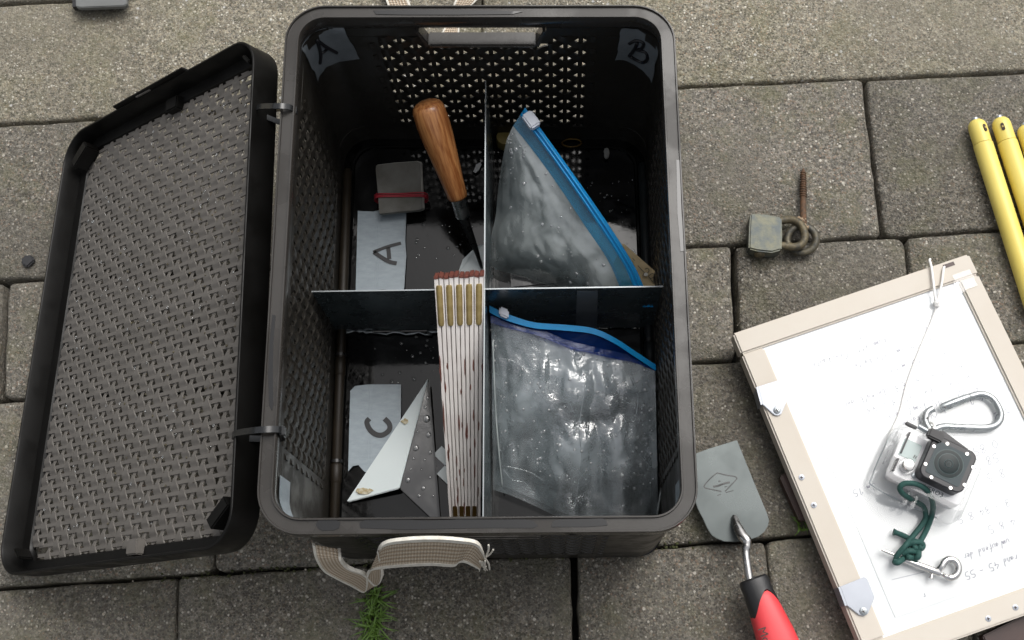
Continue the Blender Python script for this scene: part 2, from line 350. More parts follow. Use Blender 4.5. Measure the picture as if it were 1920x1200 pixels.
def webbing():
    m = bpy.data.materials.new('beige_webbing'); m.use_nodes = True; N = m.node_tree.nodes; L = m.node_tree.links
    b = N['Principled BSDF']; b.inputs['Roughness'].default_value = 0.85
    uv = N.new('ShaderNodeUVMap'); sx = N.new('ShaderNodeSeparateXYZ'); L.new(uv.outputs[0], sx.inputs[0])
    def sine(src, k):
        a = N.new('ShaderNodeMath'); a.operation = 'MULTIPLY'; a.inputs[1].default_value = k; L.new(src, a.inputs[0])
        s = N.new('ShaderNodeMath'); s.operation = 'SINE'; L.new(a.outputs[0], s.inputs[0]); return s.outputs[0]
    s1 = sine(sx.outputs[1], 2 * math.pi * 6); s2 = sine(sx.outputs[0], 2 * math.pi * 95)
    mr = N.new('ShaderNodeMapRange'); mr.inputs[1].default_value = -0.9; mr.inputs[2].default_value = 0.9; L.new(s1, mr.inputs[0])
    mx = N.new('ShaderNodeMix'); mx.data_type = 'RGBA'; mx.inputs[6].default_value = (0.42, 0.32, 0.22, 1); mx.inputs[7].default_value = (0.64, 0.55, 0.43, 1)
    L.new(mr.outputs[0], mx.inputs[0])
    m2 = N.new('ShaderNodeMix'); m2.data_type = 'RGBA'; m2.blend_type = 'MULTIPLY'; m2.inputs[7].default_value = (0.72, 0.70, 0.68, 1)
    mr2 = N.new('ShaderNodeMapRange'); mr2.inputs[1].default_value = 0.0; mr2.inputs[2].default_value = 1.0; L.new(s2, mr2.inputs[0])
    L.new(mr2.outputs[0], m2.inputs[0]); L.new(mx.outputs[2], m2.inputs[6]); L.new(m2.outputs[2], b.inputs['Base Color'])
    ad = N.new('ShaderNodeMath'); ad.operation = 'ADD'; L.new(s1, ad.inputs[0]); L.new(s2, ad.inputs[1])
    bp = N.new('ShaderNodeBump'); bp.inputs['Strength'].default_value = 0.6; bp.inputs['Distance'].default_value = 0.0006
    L.new(ad.outputs[0], bp.inputs['Height']); L.new(bp.outputs[0], b.inputs['Normal'])
    return m
M['web'] = webbing()

def film(name, tint, opac, gloss, rough=0.12, bumpv=(90, 0.5, 0.002), white=(0.7, 0.76, 0.78), lo=0.25, hi=1.0, nscale=26):
    """thin clear sheet: see-through, a little milky, glossy"""
    m = bpy.data.materials.new(name); m.use_nodes = True; N = m.node_tree.nodes; L = m.node_tree.links
    N.remove(N['Principled BSDF']); out = N['Material Output']
    tc = N.new('ShaderNodeTexCoord').outputs['Object']
    nz = N.new('ShaderNodeTexNoise'); nz.inputs['Scale'].default_value = bumpv[0]; nz.inputs['Detail'].default_value = 6; L.new(tc, nz.inputs[0])
    bp = N.new('ShaderNodeBump'); bp.inputs['Strength'].default_value = bumpv[1]; bp.inputs['Distance'].default_value = bumpv[2]; L.new(nz.outputs[0], bp.inputs['Height'])
    tr = N.new('ShaderNodeBsdfTransparent'); tr.inputs[0].default_value = (*tint, 1)
    df = N.new('ShaderNodeBsdfDiffuse'); df.inputs[0].default_value = (*white, 1)
    tl = N.new('ShaderNodeBsdfTranslucent'); tl.inputs[0].default_value = (*white, 1)
    gl = N.new('ShaderNodeBsdfGlossy'); gl.inputs['Roughness'].default_value = rough; L.new(bp.outputs[0], gl.inputs['Normal'])
    n2 = N.new('ShaderNodeTexNoise'); n2.inputs['Scale'].default_value = nscale; n2.inputs['Detail'].default_value = 5; L.new(tc, n2.inputs[0])
    mr = N.new('ShaderNodeMapRange'); mr.inputs[1].default_value = 0.35; mr.inputs[2].default_value = 0.68
    mr.inputs[3].default_value = opac * lo; mr.inputs[4].default_value = opac * hi; L.new(n2.outputs[0], mr.inputs[0])
    a = N.new('ShaderNodeMixShader'); a.inputs[0].default_value = 0.35; L.new(df.outputs[0], a.inputs[1]); L.new(tl.outputs[0], a.inputs[2])
    b = N.new('ShaderNodeMixShader'); L.new(mr.outputs[0], b.inputs[0]); L.new(tr.outputs[0], b.inputs[1]); L.new(a.outputs[0], b.inputs[2])
    fr = N.new('ShaderNodeFresnel'); fr.inputs[0].default_value = 1.5; L.new(bp.outputs[0], fr.inputs['Normal'])
    k = N.new('ShaderNodeMath'); k.operation = 'MULTIPLY'; k.use_clamp = True; k.inputs[1].default_value = gloss; L.new(fr.outputs[0], k.inputs[0])
    mn = N.new('ShaderNodeMath'); mn.operation = 'MINIMUM'; mn.inputs[1].default_value = 0.42; L.new(k.outputs[0], mn.inputs[0]); k = mn
    c = N.new('ShaderNodeMixShader'); L.new(k.outputs[0], c.inputs[0]); L.new(b.outputs[0], c.inputs[1]); L.new(gl.outputs[0], c.inputs[2])
    L.new(c.outputs[0], out.inputs['Surface'])
    return m
M['bag'] = film('clear_bag_film', (0.95, 0.97, 0.975), 0.50, 4.0, rough=0.10, bumpv=(30, 0.9, 0.007), lo=0.10, nscale=20, white=(0.70, 0.79, 0.83))
M['bag1'] = film('milky_bag_film', (0.93, 0.96, 0.96), 0.80, 3.6, rough=0.12, bumpv=(34, 0.6, 0.005), lo=0.42, white=(0.74, 0.80, 0.80))
M['fold'] = film('folded_bag_film', (0.93, 0.96, 0.97), 0.42, 3.0, lo=0.35, nscale=40, white=(0.66, 0.72, 0.75))
M['zipfilm'] = film('blue_tinted_film', (0.25, 0.66, 0.86), 0.4, 2.0, white=(0.06, 0.42, 0.66), lo=0.6)
M['zipdark'] = film('dark_blue_film', (0.12, 0.30, 0.72), 0.45, 0.7, white=(0.006, 0.07, 0.33), lo=0.6)
M['dropm'] = film('water_drop', (0.97, 0.98, 0.98), 0.03, 3.0, rough=0.02, bumpv=(10, 0.0, 0.001))
M['dropbag'] = film('bag_water_drop', (0.97, 0.98, 0.98), 0.45, 4.5, rough=0.03, bumpv=(10, 0.0, 0.001), white=(0.85, 0.88, 0.9), lo=0.5)  # white diffuse colour stands in for the bright rims of the drops
M['acrylic'] = film('clear_acrylic', (0.98, 0.985, 0.985), 0.02, 0.8, rough=0.05, bumpv=(10, 0.0, 0.001))
M['housing'] = film('clear_housing', (0.988, 0.99, 0.992), 0.10, 1.3, rough=0.08, bumpv=(40, 0.1, 0.001), white=(0.85, 0.86, 0.88))

# ------------------------------------------------------------------ ground and paving
obj('ground', ([(-60, -60, -0.030), (60, -60, -0.030), (60, 60, -0.030), (-60, 60, -0.030)], [(0, 1, 2, 3)]), M['soil'], kind='structure', origin=(0, 0, 0))
paving = bpy.data.objects.new('pavement', None); COL.objects.link(paving); paving['kind'] = 'structure'; paving['_w'] = [0.0, 0.0, 0.0]
def interp(pts, x):
    xs = [p[0] for p in pts]; ys = [p[1] for p in pts]
    if x <= xs[0]: i = 0
    elif x >= xs[-1]: i = len(xs) - 2
    else: i = max(k for k in range(len(xs) - 1) if xs[k] <= x)
    t = (x - xs[i]) / (xs[i + 1] - xs[i]); return ys[i] + t * (ys[i + 1] - ys[i])
SE = [
    [(0, -960), (1920, -1010)], [(0, -600), (1920, -660)], [(0, -270), (1920, -340)], [(0, 6), (1920, -95)],
    [(0, 231), (180, 221), (1278, 158), (1920, 131)],
    [(0, 529), (70, 527), (1300, 461), (1660, 444), (1920, 428)],
    [(0, 752), (1310, 680), (1905, 642), (1920, 641)],
    [(0, 1104), (600, 1061), (1075, 1038), (1280, 1025), (1520, 1004), (1920, 975)],
    [(0, 1425), (1920, 1300)], [(0, 1790), (1920, 1660)], [(0, 2150), (1920, 2050)]]
VS = [
    [(-900, -900), (-350, -350), (260, 250), (850, 845), (1400, 1405), (2100, 2120), (2700, 2750)],
    [(-900, -900), (-500, -500), (100, 95), (700, 695), (1240, 1245), (1900, 1915), (2700, 2750)],
    [(-900, -900), (-200, -205), (480, 475), (1120, 1122), (1700, 1712), (2300, 2330), (2800, 2830)],
    [(-950, -960), (-260, -270), (905, 898), (2050, 2090), (2900, 2950)],
    [(-850, -880), (-420, -440), (330, 322), (640, 635), (930, 930), (1195, 1215), (1617, 1659), (2010, 2060), (2400, 2460)],
    [(-800, -820), (-340, -352), (9, 1), (360, 352), (690, 690), (1010, 1015), (1372, 1387), (1697, 1722), (2060, 2100), (2450, 2500)],
    [(-850, -880), (-480, -500), (-45, -60), (410, 400), (760, 758), (1110, 1118), (1712, 1745), (2080, 2130), (2450, 2520)],
    [(-850, -890), (-400, -425), (331, 325), (693, 711), (1074, 1084), (1437, 1462), (1800, 1845), (2200, 2260), (2600, 2680)],
    [(-900, -950), (-200, -230), (250, 235), (800, 800), (1300, 1320), (1700, 1740), (2300, 2360)],
    [(-950, -1000), (-300, -340), (150, 130), (650, 640), (1200, 1210), (1800, 1850), (2400, 2500)]]
VS = [[(v[0][0] - 1000, v[0][1] - 1030), (v[0][0] - 500, v[0][1] - 515)] + v + [(v[-1][0] + 480, v[-1][1] + 495), (v[-1][0] + 950, v[-1][1] + 980)] for v in VS]
WIDE = {(5, 4): 0.0042, (5, 8): 0.0036, (7, 6): 0.0036, (4, 8): 0.0030, (7, 5): 0.0012}
def paver(poly, m, seed):
    rng = random.Random(seed)
    c = sum(poly) / len(poly)
    # rounded, slightly ragged outline
    out = []
    n = len(poly); rad = [0.006 * rng.uniform(0.5, 1.6) for _ in range(n)]
    for i in range(n):
        p, a, b = poly[i], poly[i - 1], poly[(i + 1) % n]
        ra, r0 = rad[i], rad[(i + 1) % n]
        pa, pb = p + nrm(a - p) * ra, p + nrm(b - p) * ra
        for k in range(4):
            t = k / 3; out.append((1 - t) ** 2 * pa + 2 * t * (1 - t) * p + t * t * pb)
        q = poly[(i + 1) % n]; L = np.linalg.norm(q - p) - ra - r0
        k = max(3, int(L / 0.012))
        s, e = pb, q + nrm(p - q) * r0
        for j in range(1, k): out.append(s + (e - s) * j / k)
    m_ = len(out); L = [[], [], [], []]
    nv = [noise.noise(Vector((p[0] * 45 + seed, p[1] * 45, 3.1))) for p in out]
    for i, p in enumerate(out):
        t = nrm(out[(i + 1) % m_] - out[i - 1]); inn = V3(-t[1], t[0], 0)
        if np.dot(inn, c - p) < 0: inn = -inn
        j = 0.0011 * nv[i] + 0.0011 * noise.noise(Vector((p[0] * 13, p[1] * 13 + seed, 1.1))) + rng.uniform(-0.0004, 0.0004)
        L[0].append(p + inn * (j - 0.001) + V3(0, 0, -0.032)); L[1].append(p + inn * j + V3(0, 0, -0.0030 + 0.0006 * rng.random()))
        L[2].append(p + inn * (j + 0.0009 + 0.0005 * rng.random()) + V3(0, 0, -0.0011)); L[3].append(p + inn * (j + 0.0030) + V3(0, 0, -0.0002))
    V = [p for r in L for p in r]; Fc = []
    for k in range(3):
        Fc += [(k * m_ + i, k * m_ + (i + 1) % m_, (k + 1) * m_ + (i + 1) % m_, (k + 1) * m_ + i) for i in range(m_)]
    V.append(c + V3(0, 0, 0.0003)); Fc += [(3 * m_ + i, 3 * m_ + (i + 1) % m_, 4 * m_) for i in range(m_)]
    o = obj('paving_stone', (V, Fc), m, paving, smooth='auto')
    o.location.z += rng.uniform(-0.0016, 0.0)
    return o
sd_ = 0
for rI in range(len(SE) - 1):
    T, B = SE[rI], SE[rI + 1]; vs = VS[rI]
    for k in range(len(vs) - 1):
        g = 0.0013; gl = WIDE.get((rI, k), g); gr = WIDE.get((rI, k + 1), g)
        (xt0, xb0), (xt1, xb1) = vs[k], vs[k + 1]
        P = [un(xt0, interp(T, xt0), 0), un(xt1, interp(T, xt1), 0), un(xb1, interp(B, xb1), 0), un(xb0, interp(B, xb0), 0)]
        ex = nrm(P[1] - P[0]); ey = nrm(P[3] - P[0]); gv = 0.0017; gt = 0.0030 if rI in (4,) else gv
        P = [P[0] + ex * gl + ey * gt, P[1] - ex * gr * 0.5 + ey * gt * 0.8, P[2] - ex * gr - ey * gv * 0.8, P[3] + ex * gl * 0.5 - ey * gv * 0.8]
        sd_ += 1
        paver(P, M['slab'] if rI <= 3 else M['paver'], sd_)

# ------------------------------------------------------------------ weave builder
def strand(O, Ld, Wd, N, length, n, hw, off, th, E=None):
    L = []
    for i in range(n + 1):
        s = length * i / n; p = (O + Ld * s if E is None else O + (E - O) * (i / n)) + N * off(s); h = hw(s)
        L.append([p - Wd * h - N * th, p + Wd * h - N * th, p + Wd * h * 0.9 + N * th, p - Wd * h * 0.9 + N * th])
    return rings(L)

# ------------------------------------------------------------------ storage box
HW, HD, HZ = 0.1470, 0.1983, 0.2184
def BX(x, y, z):
    return V3(x - 0.0006, y - 0.0255 * x * ((y + HD) / (2 * HD)), z)
box = thing('storage_box', (0, 0, 0), 'open dark brown woven plastic storage box holding tools on wet paving', 'storage box')
def ringset(prof, r=0.030, n=9):
    return [[BX(x, y, z) for x, y in rrect(HW - o, HD - o, max(r - o, 0.006), n)] for o, z in prof]
rim_prof = [(0.0022, 0.196), (0.0004, 0.199), (0, 0.2035), (0, 0.2176), (0.0003, 0.2184), (0.0012, 0.2184), (0.0016, 0.2166), (0.0092, 0.2166),
            (0.0096, 0.2186), (0.0106, 0.2186), (0.0110, 0.2178), (0.0110, 0.208), (0.0085, 0.200), (0.0062, 0.196)]
obj('rim', rings(ringset(rim_prof), closed=True), M['rim'], box, smooth='auto')
# water standing in the rim channel, in separate pools
def rim_pool(pts_px):
    P = [un(x, y, 0.2168) for x, y in pts_px]
    return prism(P, V3(0, 0, 0.0003))
rimo = [c for c in box.children if c.name.startswith('rim')][0]
for pts in ([(596, 990), (592, 983), (597, 976), (610, 973), (630, 974), (638, 980), (636, 990), (626, 994), (604, 995)],
            [(676, 990), (674, 980), (684, 975), (760, 974), (800, 977), (860, 974), (985, 974), (1000, 977), (1009, 986), (1000, 990), (900, 990), (760, 993)],
            [(1034, 988), (1036, 978), (1048, 974), (1130, 972), (1137, 976), (1139, 985), (1100, 988)],
            [(505, 760), (503, 700), (506, 640), (511, 590), (517, 592), (513, 640), (512, 700), (513, 758), (510, 770)],
            [(700, 20), (780, 19), (860, 19), (930, 20), (980, 22), (960, 27), (860, 28), (760, 28), (705, 27)],
            [(1274, 300), (1278, 400), (1284, 470), (1276, 472), (1270, 400), (1268, 300)]):
    obj('water_pool', rim_pool(pts), M['water'], rimo)
# bands, corner shells
def wall_ring(z0, z1, o0, th, r=0.026):
    return rings([[BX(x, y, z) for x, y in rrect(HW - o, HD - o, r, 9)] for o, z in ((o0, z0), (o0, z1), (o0 + th, z1), (o0 + th, z0))], closed=True)
OW = 0.0047
def half_band(sgn, z0, z1, x_in):
    P = []
    for o in (OW, OW + 0.0030):
        q = [p for p in rrect(HW - o, HD - o, 0.026, 9) if p[0] * sgn > 0]
        q.sort(key=lambda p: math.atan2(p[1], p[0] * sgn))
        P.append([(x_in * sgn, -(HD - o))] + q + [(x_in * sgn, HD - o)])
    loop = P[0] + P[1][::-1]
    return rings([[BX(x, y, z) for x, y in loop] for z in (z0, z1)])
for sgn in (-1, 1):
    obj('upper_band', half_band(sgn, 0.186, 0.198, 0.0505), M['box'], box, smooth='auto')
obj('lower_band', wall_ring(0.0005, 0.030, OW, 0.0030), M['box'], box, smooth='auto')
def corner(sx, sy, ext=0.034):
    r = 0.026; P = []
    cx, cy = HW - OW - r, HD - OW - r
    def pt(o):
        q = [(cx - ext, cy + r - o)] + [(cx + (r - o) * math.cos(a), cy + (r - o) * math.sin(a)) for a in (math.pi / 2 * (1 - k / 8) for k in range(9))] + [(cx + r - o, cy - ext)]
        return [(x * sx, y * sy) for x, y in q]
    A, B = pt(0.0), pt(0.0032)
    L = []
    for z in (0.0302, 0.1858):
        L.append([BX(x, y, z) for x, y in A + B[::-1]])
    return rings(L)
for sx, sy in ((-1, 1), (1, 1), (-1, -1), (1, -1)):
    obj('corner_post', corner(sx, sy), M['box'], box, smooth='auto')
# floor with moulded outline
obj('floor', rings([[BX(x, y, z) for x, y in rrect(HW - o, HD - o, 0.02, 8)] for o, z in ((0.0055, 0.001), (0.0078, 0.0035), (0.0145, 0.0040), (0.0155, 0.0052), (0.0170, 0.0052), (0.0180, 0.0036), (0.0300, 0.0032))], cap0=True, cap1=True), M['floor'], box, smooth='auto')
# woven walls
def weave_wall(O, U, N, width, nst, rows, z0, z1, hole=None):
    Z = V3(0, 0, 1); rp = (z1 - z0) / rows; sp = width / nst
    for k in range(nst + 1):
        x = sp * k
        top = z1
        if hole and hole[0] - 0.004 < x < hole[1] + 0.004: top = hole[2]
        obj('stake', strand(O + U * x + Z * z0, Z, U, N, top - z0, 2, lambda s: 0.0019, lambda s: 0.0, 0.0009), M['box'], box)
    for r in range(rows):
        z = z0 + rp * (r + 0.5)
        spans = [(0.0, width)]
        if hole and z > hole[2] - 0.002: spans = [(0.0, hole[0]), (hole[1], width)]
        for a, b in spans:
            n = max(4, int(round((b - a) / sp)) * 6)
            ph = math.pi * (r % 2)
            obj('woven_strand', strand(O + U * a + Z * z, U, Z, N, b - a, n,
                lambda s: rp * (0.355 + 0.165 * (0.5 - 0.5 * math.cos(2 * math.pi * (s + a) / sp))),
                lambda s: 0.0019 * math.cos(math.pi * (s + a) / sp + ph), 0.0008), M['box'], box, smooth='auto')
Z0, Z1 = 0.030, 0.187
xw, yw = HW - OW - 0.0016, HD - OW - 0.0016
cs = 0.051
def wall(p, q, nst, rows, hole=None):
    p, q = BX(*p, 0), BX(*q, 0); U = nrm(q - p); N = V3(-U[1], U[0], 0)
    weave_wall(p, U, N, np.linalg.norm(q - p), nst, rows, Z0, Z1, hole)
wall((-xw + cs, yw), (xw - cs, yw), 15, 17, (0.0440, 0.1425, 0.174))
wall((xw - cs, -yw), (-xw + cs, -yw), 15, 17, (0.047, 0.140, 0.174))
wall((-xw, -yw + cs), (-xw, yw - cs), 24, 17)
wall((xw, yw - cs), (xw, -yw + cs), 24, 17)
# hand openings: trapezoid frame with a grip ledge
def opening(y, s):
    for k, x0, x1 in ((-1, 0.0505, 0.0480), (1, 0.0505, 0.0480)):
        obj('opening_jamb', prism([BX(k * x0, y - 0.005 * s, 0.1985), BX(k * x1, y - 0.005 * s, 0.1985), BX(k * 0.0420, y - 0.005 * s, 0.180), BX(k * 0.0445, y - 0.005 * s, 0.1735)], V3(0, 0.010 * s, 0)), M['rim'], box, bevel=0.0006)
        obj('opening_panel', prism([BX(k * 0.0500, y - 0.001 * s, 0.1978), BX(k * 0.0440, y - 0.001 * s, 0.1740), BX(k * 0.0560, y - 0.001 * s, 0.1740), BX(k * 0.0560, y - 0.001 * s, 0.1858), BX(k * 0.0506, y - 0.001 * s, 0.1862)], V3(0, 0.0022 * s, 0)), M['box'], box)
    obj('grip_ledge', obox(BX(0.0002, y - 0.0005 * s, 0.1788), (1, -0.0255 if s > 0 else 0, 0), (0, 1, 0), (0, 0, 1), 0.0850, 0.0125, 0.0046), M['rim'], box, bevel=0.0012, smooth='auto')
opening(yw, 1); opening(-yw, -1)

# tape labels: four on the corners, two on the floor
def corner_tape(cxs, cys, a0, a1, z0, z1, name_label, letter=None, m='tapedark', skew=0.0, off=0.0040):
    r = 0.026; cx, cy = (HW - OW - r) * cxs, (HD - OW - r) * cys
    def P(s, z, o=off):    # s: distance along the inner face from the corner's middle
        R = r - o; arc = R * math.pi / 4
        if s < -arc: q = (-(-s - arc), R) if True else None; x, y = -(-s - arc), R
        elif s > arc: x, y = R, -(s - arc)
        else:
            a = math.pi / 4 - s / R; x, y = R * math.cos(a), R * math.sin(a)
        return BX(cx + x * cxs, cy + y * cys, z)
    n, L, rng = 14, [], random.Random(int(abs(z0) * 9999) + cxs)
    outer, inner = [], []
    G = []
    for j in range(5):
        v = j / 4
        G.append([])
        for i in range(n + 1):
            u = i / n; s = a0 + (a1 - a0) * u; z = z0 + (z1 - z0) * v + skew * (u - 0.5) * (1 - v) + 0.0016 * noise.noise(Vector((u * 6, v * 4, cxs * 3.3)))
            G[-1].append(P(s, z))
    V = [p for g in G for p in g]; Fc = [(j * (n + 1) + i, j * (n + 1) + i + 1, (j + 1) * (n + 1) + i + 1, (j + 1) * (n + 1) + i) for j in range(4) for i in range(n)]
    inw = V3(-cxs, -cys, 0) * 0.0003
    m_ = len(V); V2 = V + [p + inw for p in V]
    F2 = Fc + [tuple(m_ + i for i in f[::-1]) for f in Fc]
    t = obj('tape_label', (V2, F2), M[m], box, smooth=True, label=name_label)
    if letter:
        ink = []
        for st in letter:
            pts = [P(a0 + (a1 - a0) * u, z0 + (z1 - z0) * v, off + 0.0009) for u, v in st]
            pts = spline(pts, 5) if len(pts) > 2 else pts
            for k in range(len(pts) - 1):
                c = (pts[k] + pts[k + 1]) / 2
            ink.append(tube(pts, 0.0019, 6, flat=1.0))
        obj('marker_letter', join(*ink), M['ink'], t, smooth=True)
    return t
def wall_hit(px, py, off):
    """where the sight line through a pixel meets the inner face of the wall"""
    d = ray(px, py); k0 = (0.199 - CAM[2]) / d[2]; k1 = (0.01 - CAM[2]) / d[2]
    hw, hd, r = HW - OW - off, HD - OW - off, 0.026 - off
    for i in range(1500):
        p = CAM + d * (k0 + (k1 - k0) * i / 1500)
        x = p[0] + 0.0006; y = p[1] + 0.0255 * x * ((p[1] + HD) / (2 * HD))
        qx, qy = abs(x) - (hw - r), abs(y) - (hd - r)
        inside = math.hypot(max(qx, 0), max(qy, 0)) + min(max(qx, qy), 0) - r < 0
        if not inside and i: return p
    return p
def wall_tape(q, m, label, strokes, wd):
    """q: corner and mid-edge pixels TL TM TR BR BM BL"""
    TL, TM, TR, BR, BMid, BL = [np.array(p, float) for p in q]
    quad = lambda a, b, c, t: (1 - t) * (1 - 2 * t) * a + 4 * t * (1 - t) * b + t * (2 * t - 1) * c
    n, k = 14, 8; G = []
    for j in range(k + 1):
        for i in range(n + 1):
            t, v = i / n, j / k
            p = quad(TL, TM, TR, t) * (1 - v) + quad(BL, BMid, BR, t) * v
            p = p + np.array([noise.noise(Vector((t * 5, v * 5, 1.7))), noise.noise(Vector((t * 5, v * 5, 7.7)))]) * 3.0
            G.append(wall_hit(p[0], p[1], 0.0042))
    m_ = len(G)
    Fc = [(j * (n + 1) + i, j * (n + 1) + i + 1, (j + 1) * (n + 1) + i + 1, (j + 1) * (n + 1) + i) for j in range(k) for i in range(n)]
    B = [p + nrm(V3(p[0], p[1], 0)) * 0.0004 for p in G]
    t = obj('tape_label', (G + B, Fc + [tuple(m_ + i for i in f[::-1]) for f in Fc]), M[m], box, smooth=True, label=label)
    obj('marker_letter', join(*[tube([wall_hit(x, y, 0.0050) for x, y in (spline([V3(a, b, 0) for a, b in st], 5) if len(st) > 2 else [V3(a, b, 0) for a, b in st]) for x, y in [(x, y)]] if False else
        [wall_hit(p[0], p[1], 0.0046) for p in spline([V3(a, b, 0) for a, b in st], 5)], wd, 6) for st in strokes]), M['ink'], t, smooth=True)
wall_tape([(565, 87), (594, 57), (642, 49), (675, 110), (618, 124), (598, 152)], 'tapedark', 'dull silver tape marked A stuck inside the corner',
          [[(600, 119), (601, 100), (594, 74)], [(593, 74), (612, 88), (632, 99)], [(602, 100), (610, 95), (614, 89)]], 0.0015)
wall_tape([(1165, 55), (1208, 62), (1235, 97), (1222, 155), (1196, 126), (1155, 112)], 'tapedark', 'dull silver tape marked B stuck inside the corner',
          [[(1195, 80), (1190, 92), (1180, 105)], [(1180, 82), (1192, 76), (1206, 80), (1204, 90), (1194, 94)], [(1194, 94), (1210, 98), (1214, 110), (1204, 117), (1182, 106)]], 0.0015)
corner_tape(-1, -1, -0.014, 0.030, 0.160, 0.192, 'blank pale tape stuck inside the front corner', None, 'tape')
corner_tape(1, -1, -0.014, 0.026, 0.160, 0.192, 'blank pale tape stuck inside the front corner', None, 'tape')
def floor_tape(px, label, strokes, wd, lines):
    zt = 0.0064
    P = [un(x, y, zt) for x, y in px]
    t = obj('tape_label', prism(P, V3(0, 0, 0.0005)), M['tape'], box, label=label)
    obj('marker_letter', join(*[stroke([un(x, y, zt + 0.0006) for x, y in st], wd if k else wd * 0.8, (0, 0, 1), 0.0003) for k, st in enumerate(strokes)]), M['ink'], t)
    for a, b in lines:
        obj('tape_ridge', tube([un(*a, zt + 0.0005), un(*b, zt + 0.0005)], 0.00022, 6), M['tape'], t)
floor_tape([(671, 396), (700, 397), (714, 394), (745, 398), (762, 396), (760, 450), (762, 480), (758, 538), (757, 545), (718, 543), (667, 548), (669, 470)],
           'pale silver tape marked A stuck flat on the box floor',
           [[(700, 473), (726, 463), (752, 456)], [(701, 473), (716, 483), (730, 491), (744, 494)], [(728, 464), (729, 474), (730, 486)]], 0.0038,
           [((706, 398), (704, 540)), ((711, 398), (708, 540)), ((760, 400), (758, 538))])
floor_tape([(657, 733), (666, 724), (690, 721), (752, 721), (752, 770), (751, 800), (752, 880), (684, 885), (672, 872), (662, 874), (653, 884), (655, 800)],
           'pale silver tape marked C stuck flat on the box floor',
           [[(693, 785), (688, 792), (694, 806), (706, 815), (719, 815), (730, 806), (730, 795), (721, 785)]], 0.0056,
           [((693, 724), (690, 870)), ((698, 724), (696, 868))])

# ------------------------------------------------------------------ webbing carry straps of the box
def strap(sections, parent, n=6, th=0.0016):
    e1 = spline([s[0] for s in sections], n); e2 = spline([s[1] for s in sections], n)
    m1, m2 = 0.10, 0.90
    lerp = lambda a, b, t: a + (b - a) * t
    A = [lerp(a, b, m1) for a, b in zip(e1, e2)]; B = [lerp(a, b, m2) for a, b in zip(e1, e2)]
    V, Fc = ribbon(A, B, th)
    o = obj('carry_strap', (V, Fc), M['web'], parent, smooth='auto')
    # uv: along / across
    d = [0]
    for i in range(1, len(A)): d.append(d[-1] + np.linalg.norm((A[i] + B[i] - A[i - 1] - B[i - 1]) / 2))
    uvl = o.data.uv_layers.new(name='UVMap')
    for p in o.data.polygons:
        for li in p.loop_indices:
            vi = o.data.loops[li].vertex_index
            if vi < 4 * len(A):
                k, j = divmod(vi, 4); uvl.data[li].uv = (d[k] / 0.20, 0.0 if j in (0, 3) else 1.0)
    for X, Y in ((e1, A), (B, e2)):
        obj('edge_band', ribbon(X, Y, th * 1.5), M['webedge'], o, smooth='auto')
    return o
Y_ = unY
front = strap([
    (Y_(585, 1020, -.2010), Y_(637, 1030, -.2030)), (Y_(592, 1045, -.2085), Y_(641, 1048, -.2100)), (Y_(606, 1068, -.2145), Y_(650, 1060, -.2130)),
    (Y_(630, 1083, -.2185), Y_(664, 1068, -.2155)), (Y_(660, 1098, -.2220), Y_(684, 1075, -.2175)), (Y_(682, 1109, -.2245), Y_(705, 1095, -.2225)),
    (Y_(687, 1096, -.2222), Y_(717, 1084, -.2205)), (Y_(687, 1080, -.2190), Y_(717, 1064, -.2150)), (Y_(697, 1068, -.2165), Y_(710, 1035, -.2085)),
    (Y_(716, 1064, -.2155), Y_(722, 1017, -.2040)), (Y_(760, 1060, -.2148), Y_(762, 1010, -.2025)), (Y_(810, 1058, -.2143), Y_(815, 1008, -.2020)),
    (Y_(850, 1060, -.2145), Y_(862, 1011, -.2026)), (Y_(868, 1052, -.2130), Y_(894, 1017, -.2042)), (Y_(888, 1060, -.2150), Y_(906, 1034, -.2085)), (Y_(898, 1066, -.2160), Y_(911, 1052, -.2125))], box)
fr = []
rg = random.Random(4)
for k in range(9):
    a = Y_(905 + rg.uniform(-8, 6), 1058 + rg.uniform(-8, 6), -.2135); b = Y_(908 + rg.uniform(-14, 8), 1066 + rg.uniform(-6, 6), -.2150)
    fr.append(tube(spline([a, (a + b) / 2 + V3(0.0006, 0, 0.001), b], 4), 0.0005, 5))
for tip in ((916, 1022), (925, 1030), (918, 1068)):
    a = Y_(909, 1046, -.2110); b = Y_(*tip, -.2070 if tip[1] < 1050 else -.2150); fr.append(tube(spline([a, (a + b) / 2 + V3(0.001, 0, 0), b], 4), [0.0007] * 5 + [0.0007, 0.0006, 0.0005, 0.0004][:0] + [0.0007] * 4, 5))
obj('frayed_threads', join(*fr), M['webedge'], front, smooth=True)
G_ = lambda a, b, z=0.004: (un(*a, z), un(*b, z))
strap([G_((822, 82), (860, 84)), G_((829, 62), (861, 62)), G_((838, 45), (863, 44)), G_((846, 24), (873, 20), .007), G_((852, 5), (893, 2), .010), G_((868, -32), (915, -30), .012), G_((855, -72), (898, -98), .014),
       G_((800, -88), (796, -132), .014), G_((742, -52), (700, -72), .010), G_((766, 0), (724, 2), .006), G_((776, 30), (735, 32)), G_((782, 60), (742, 62))], box)

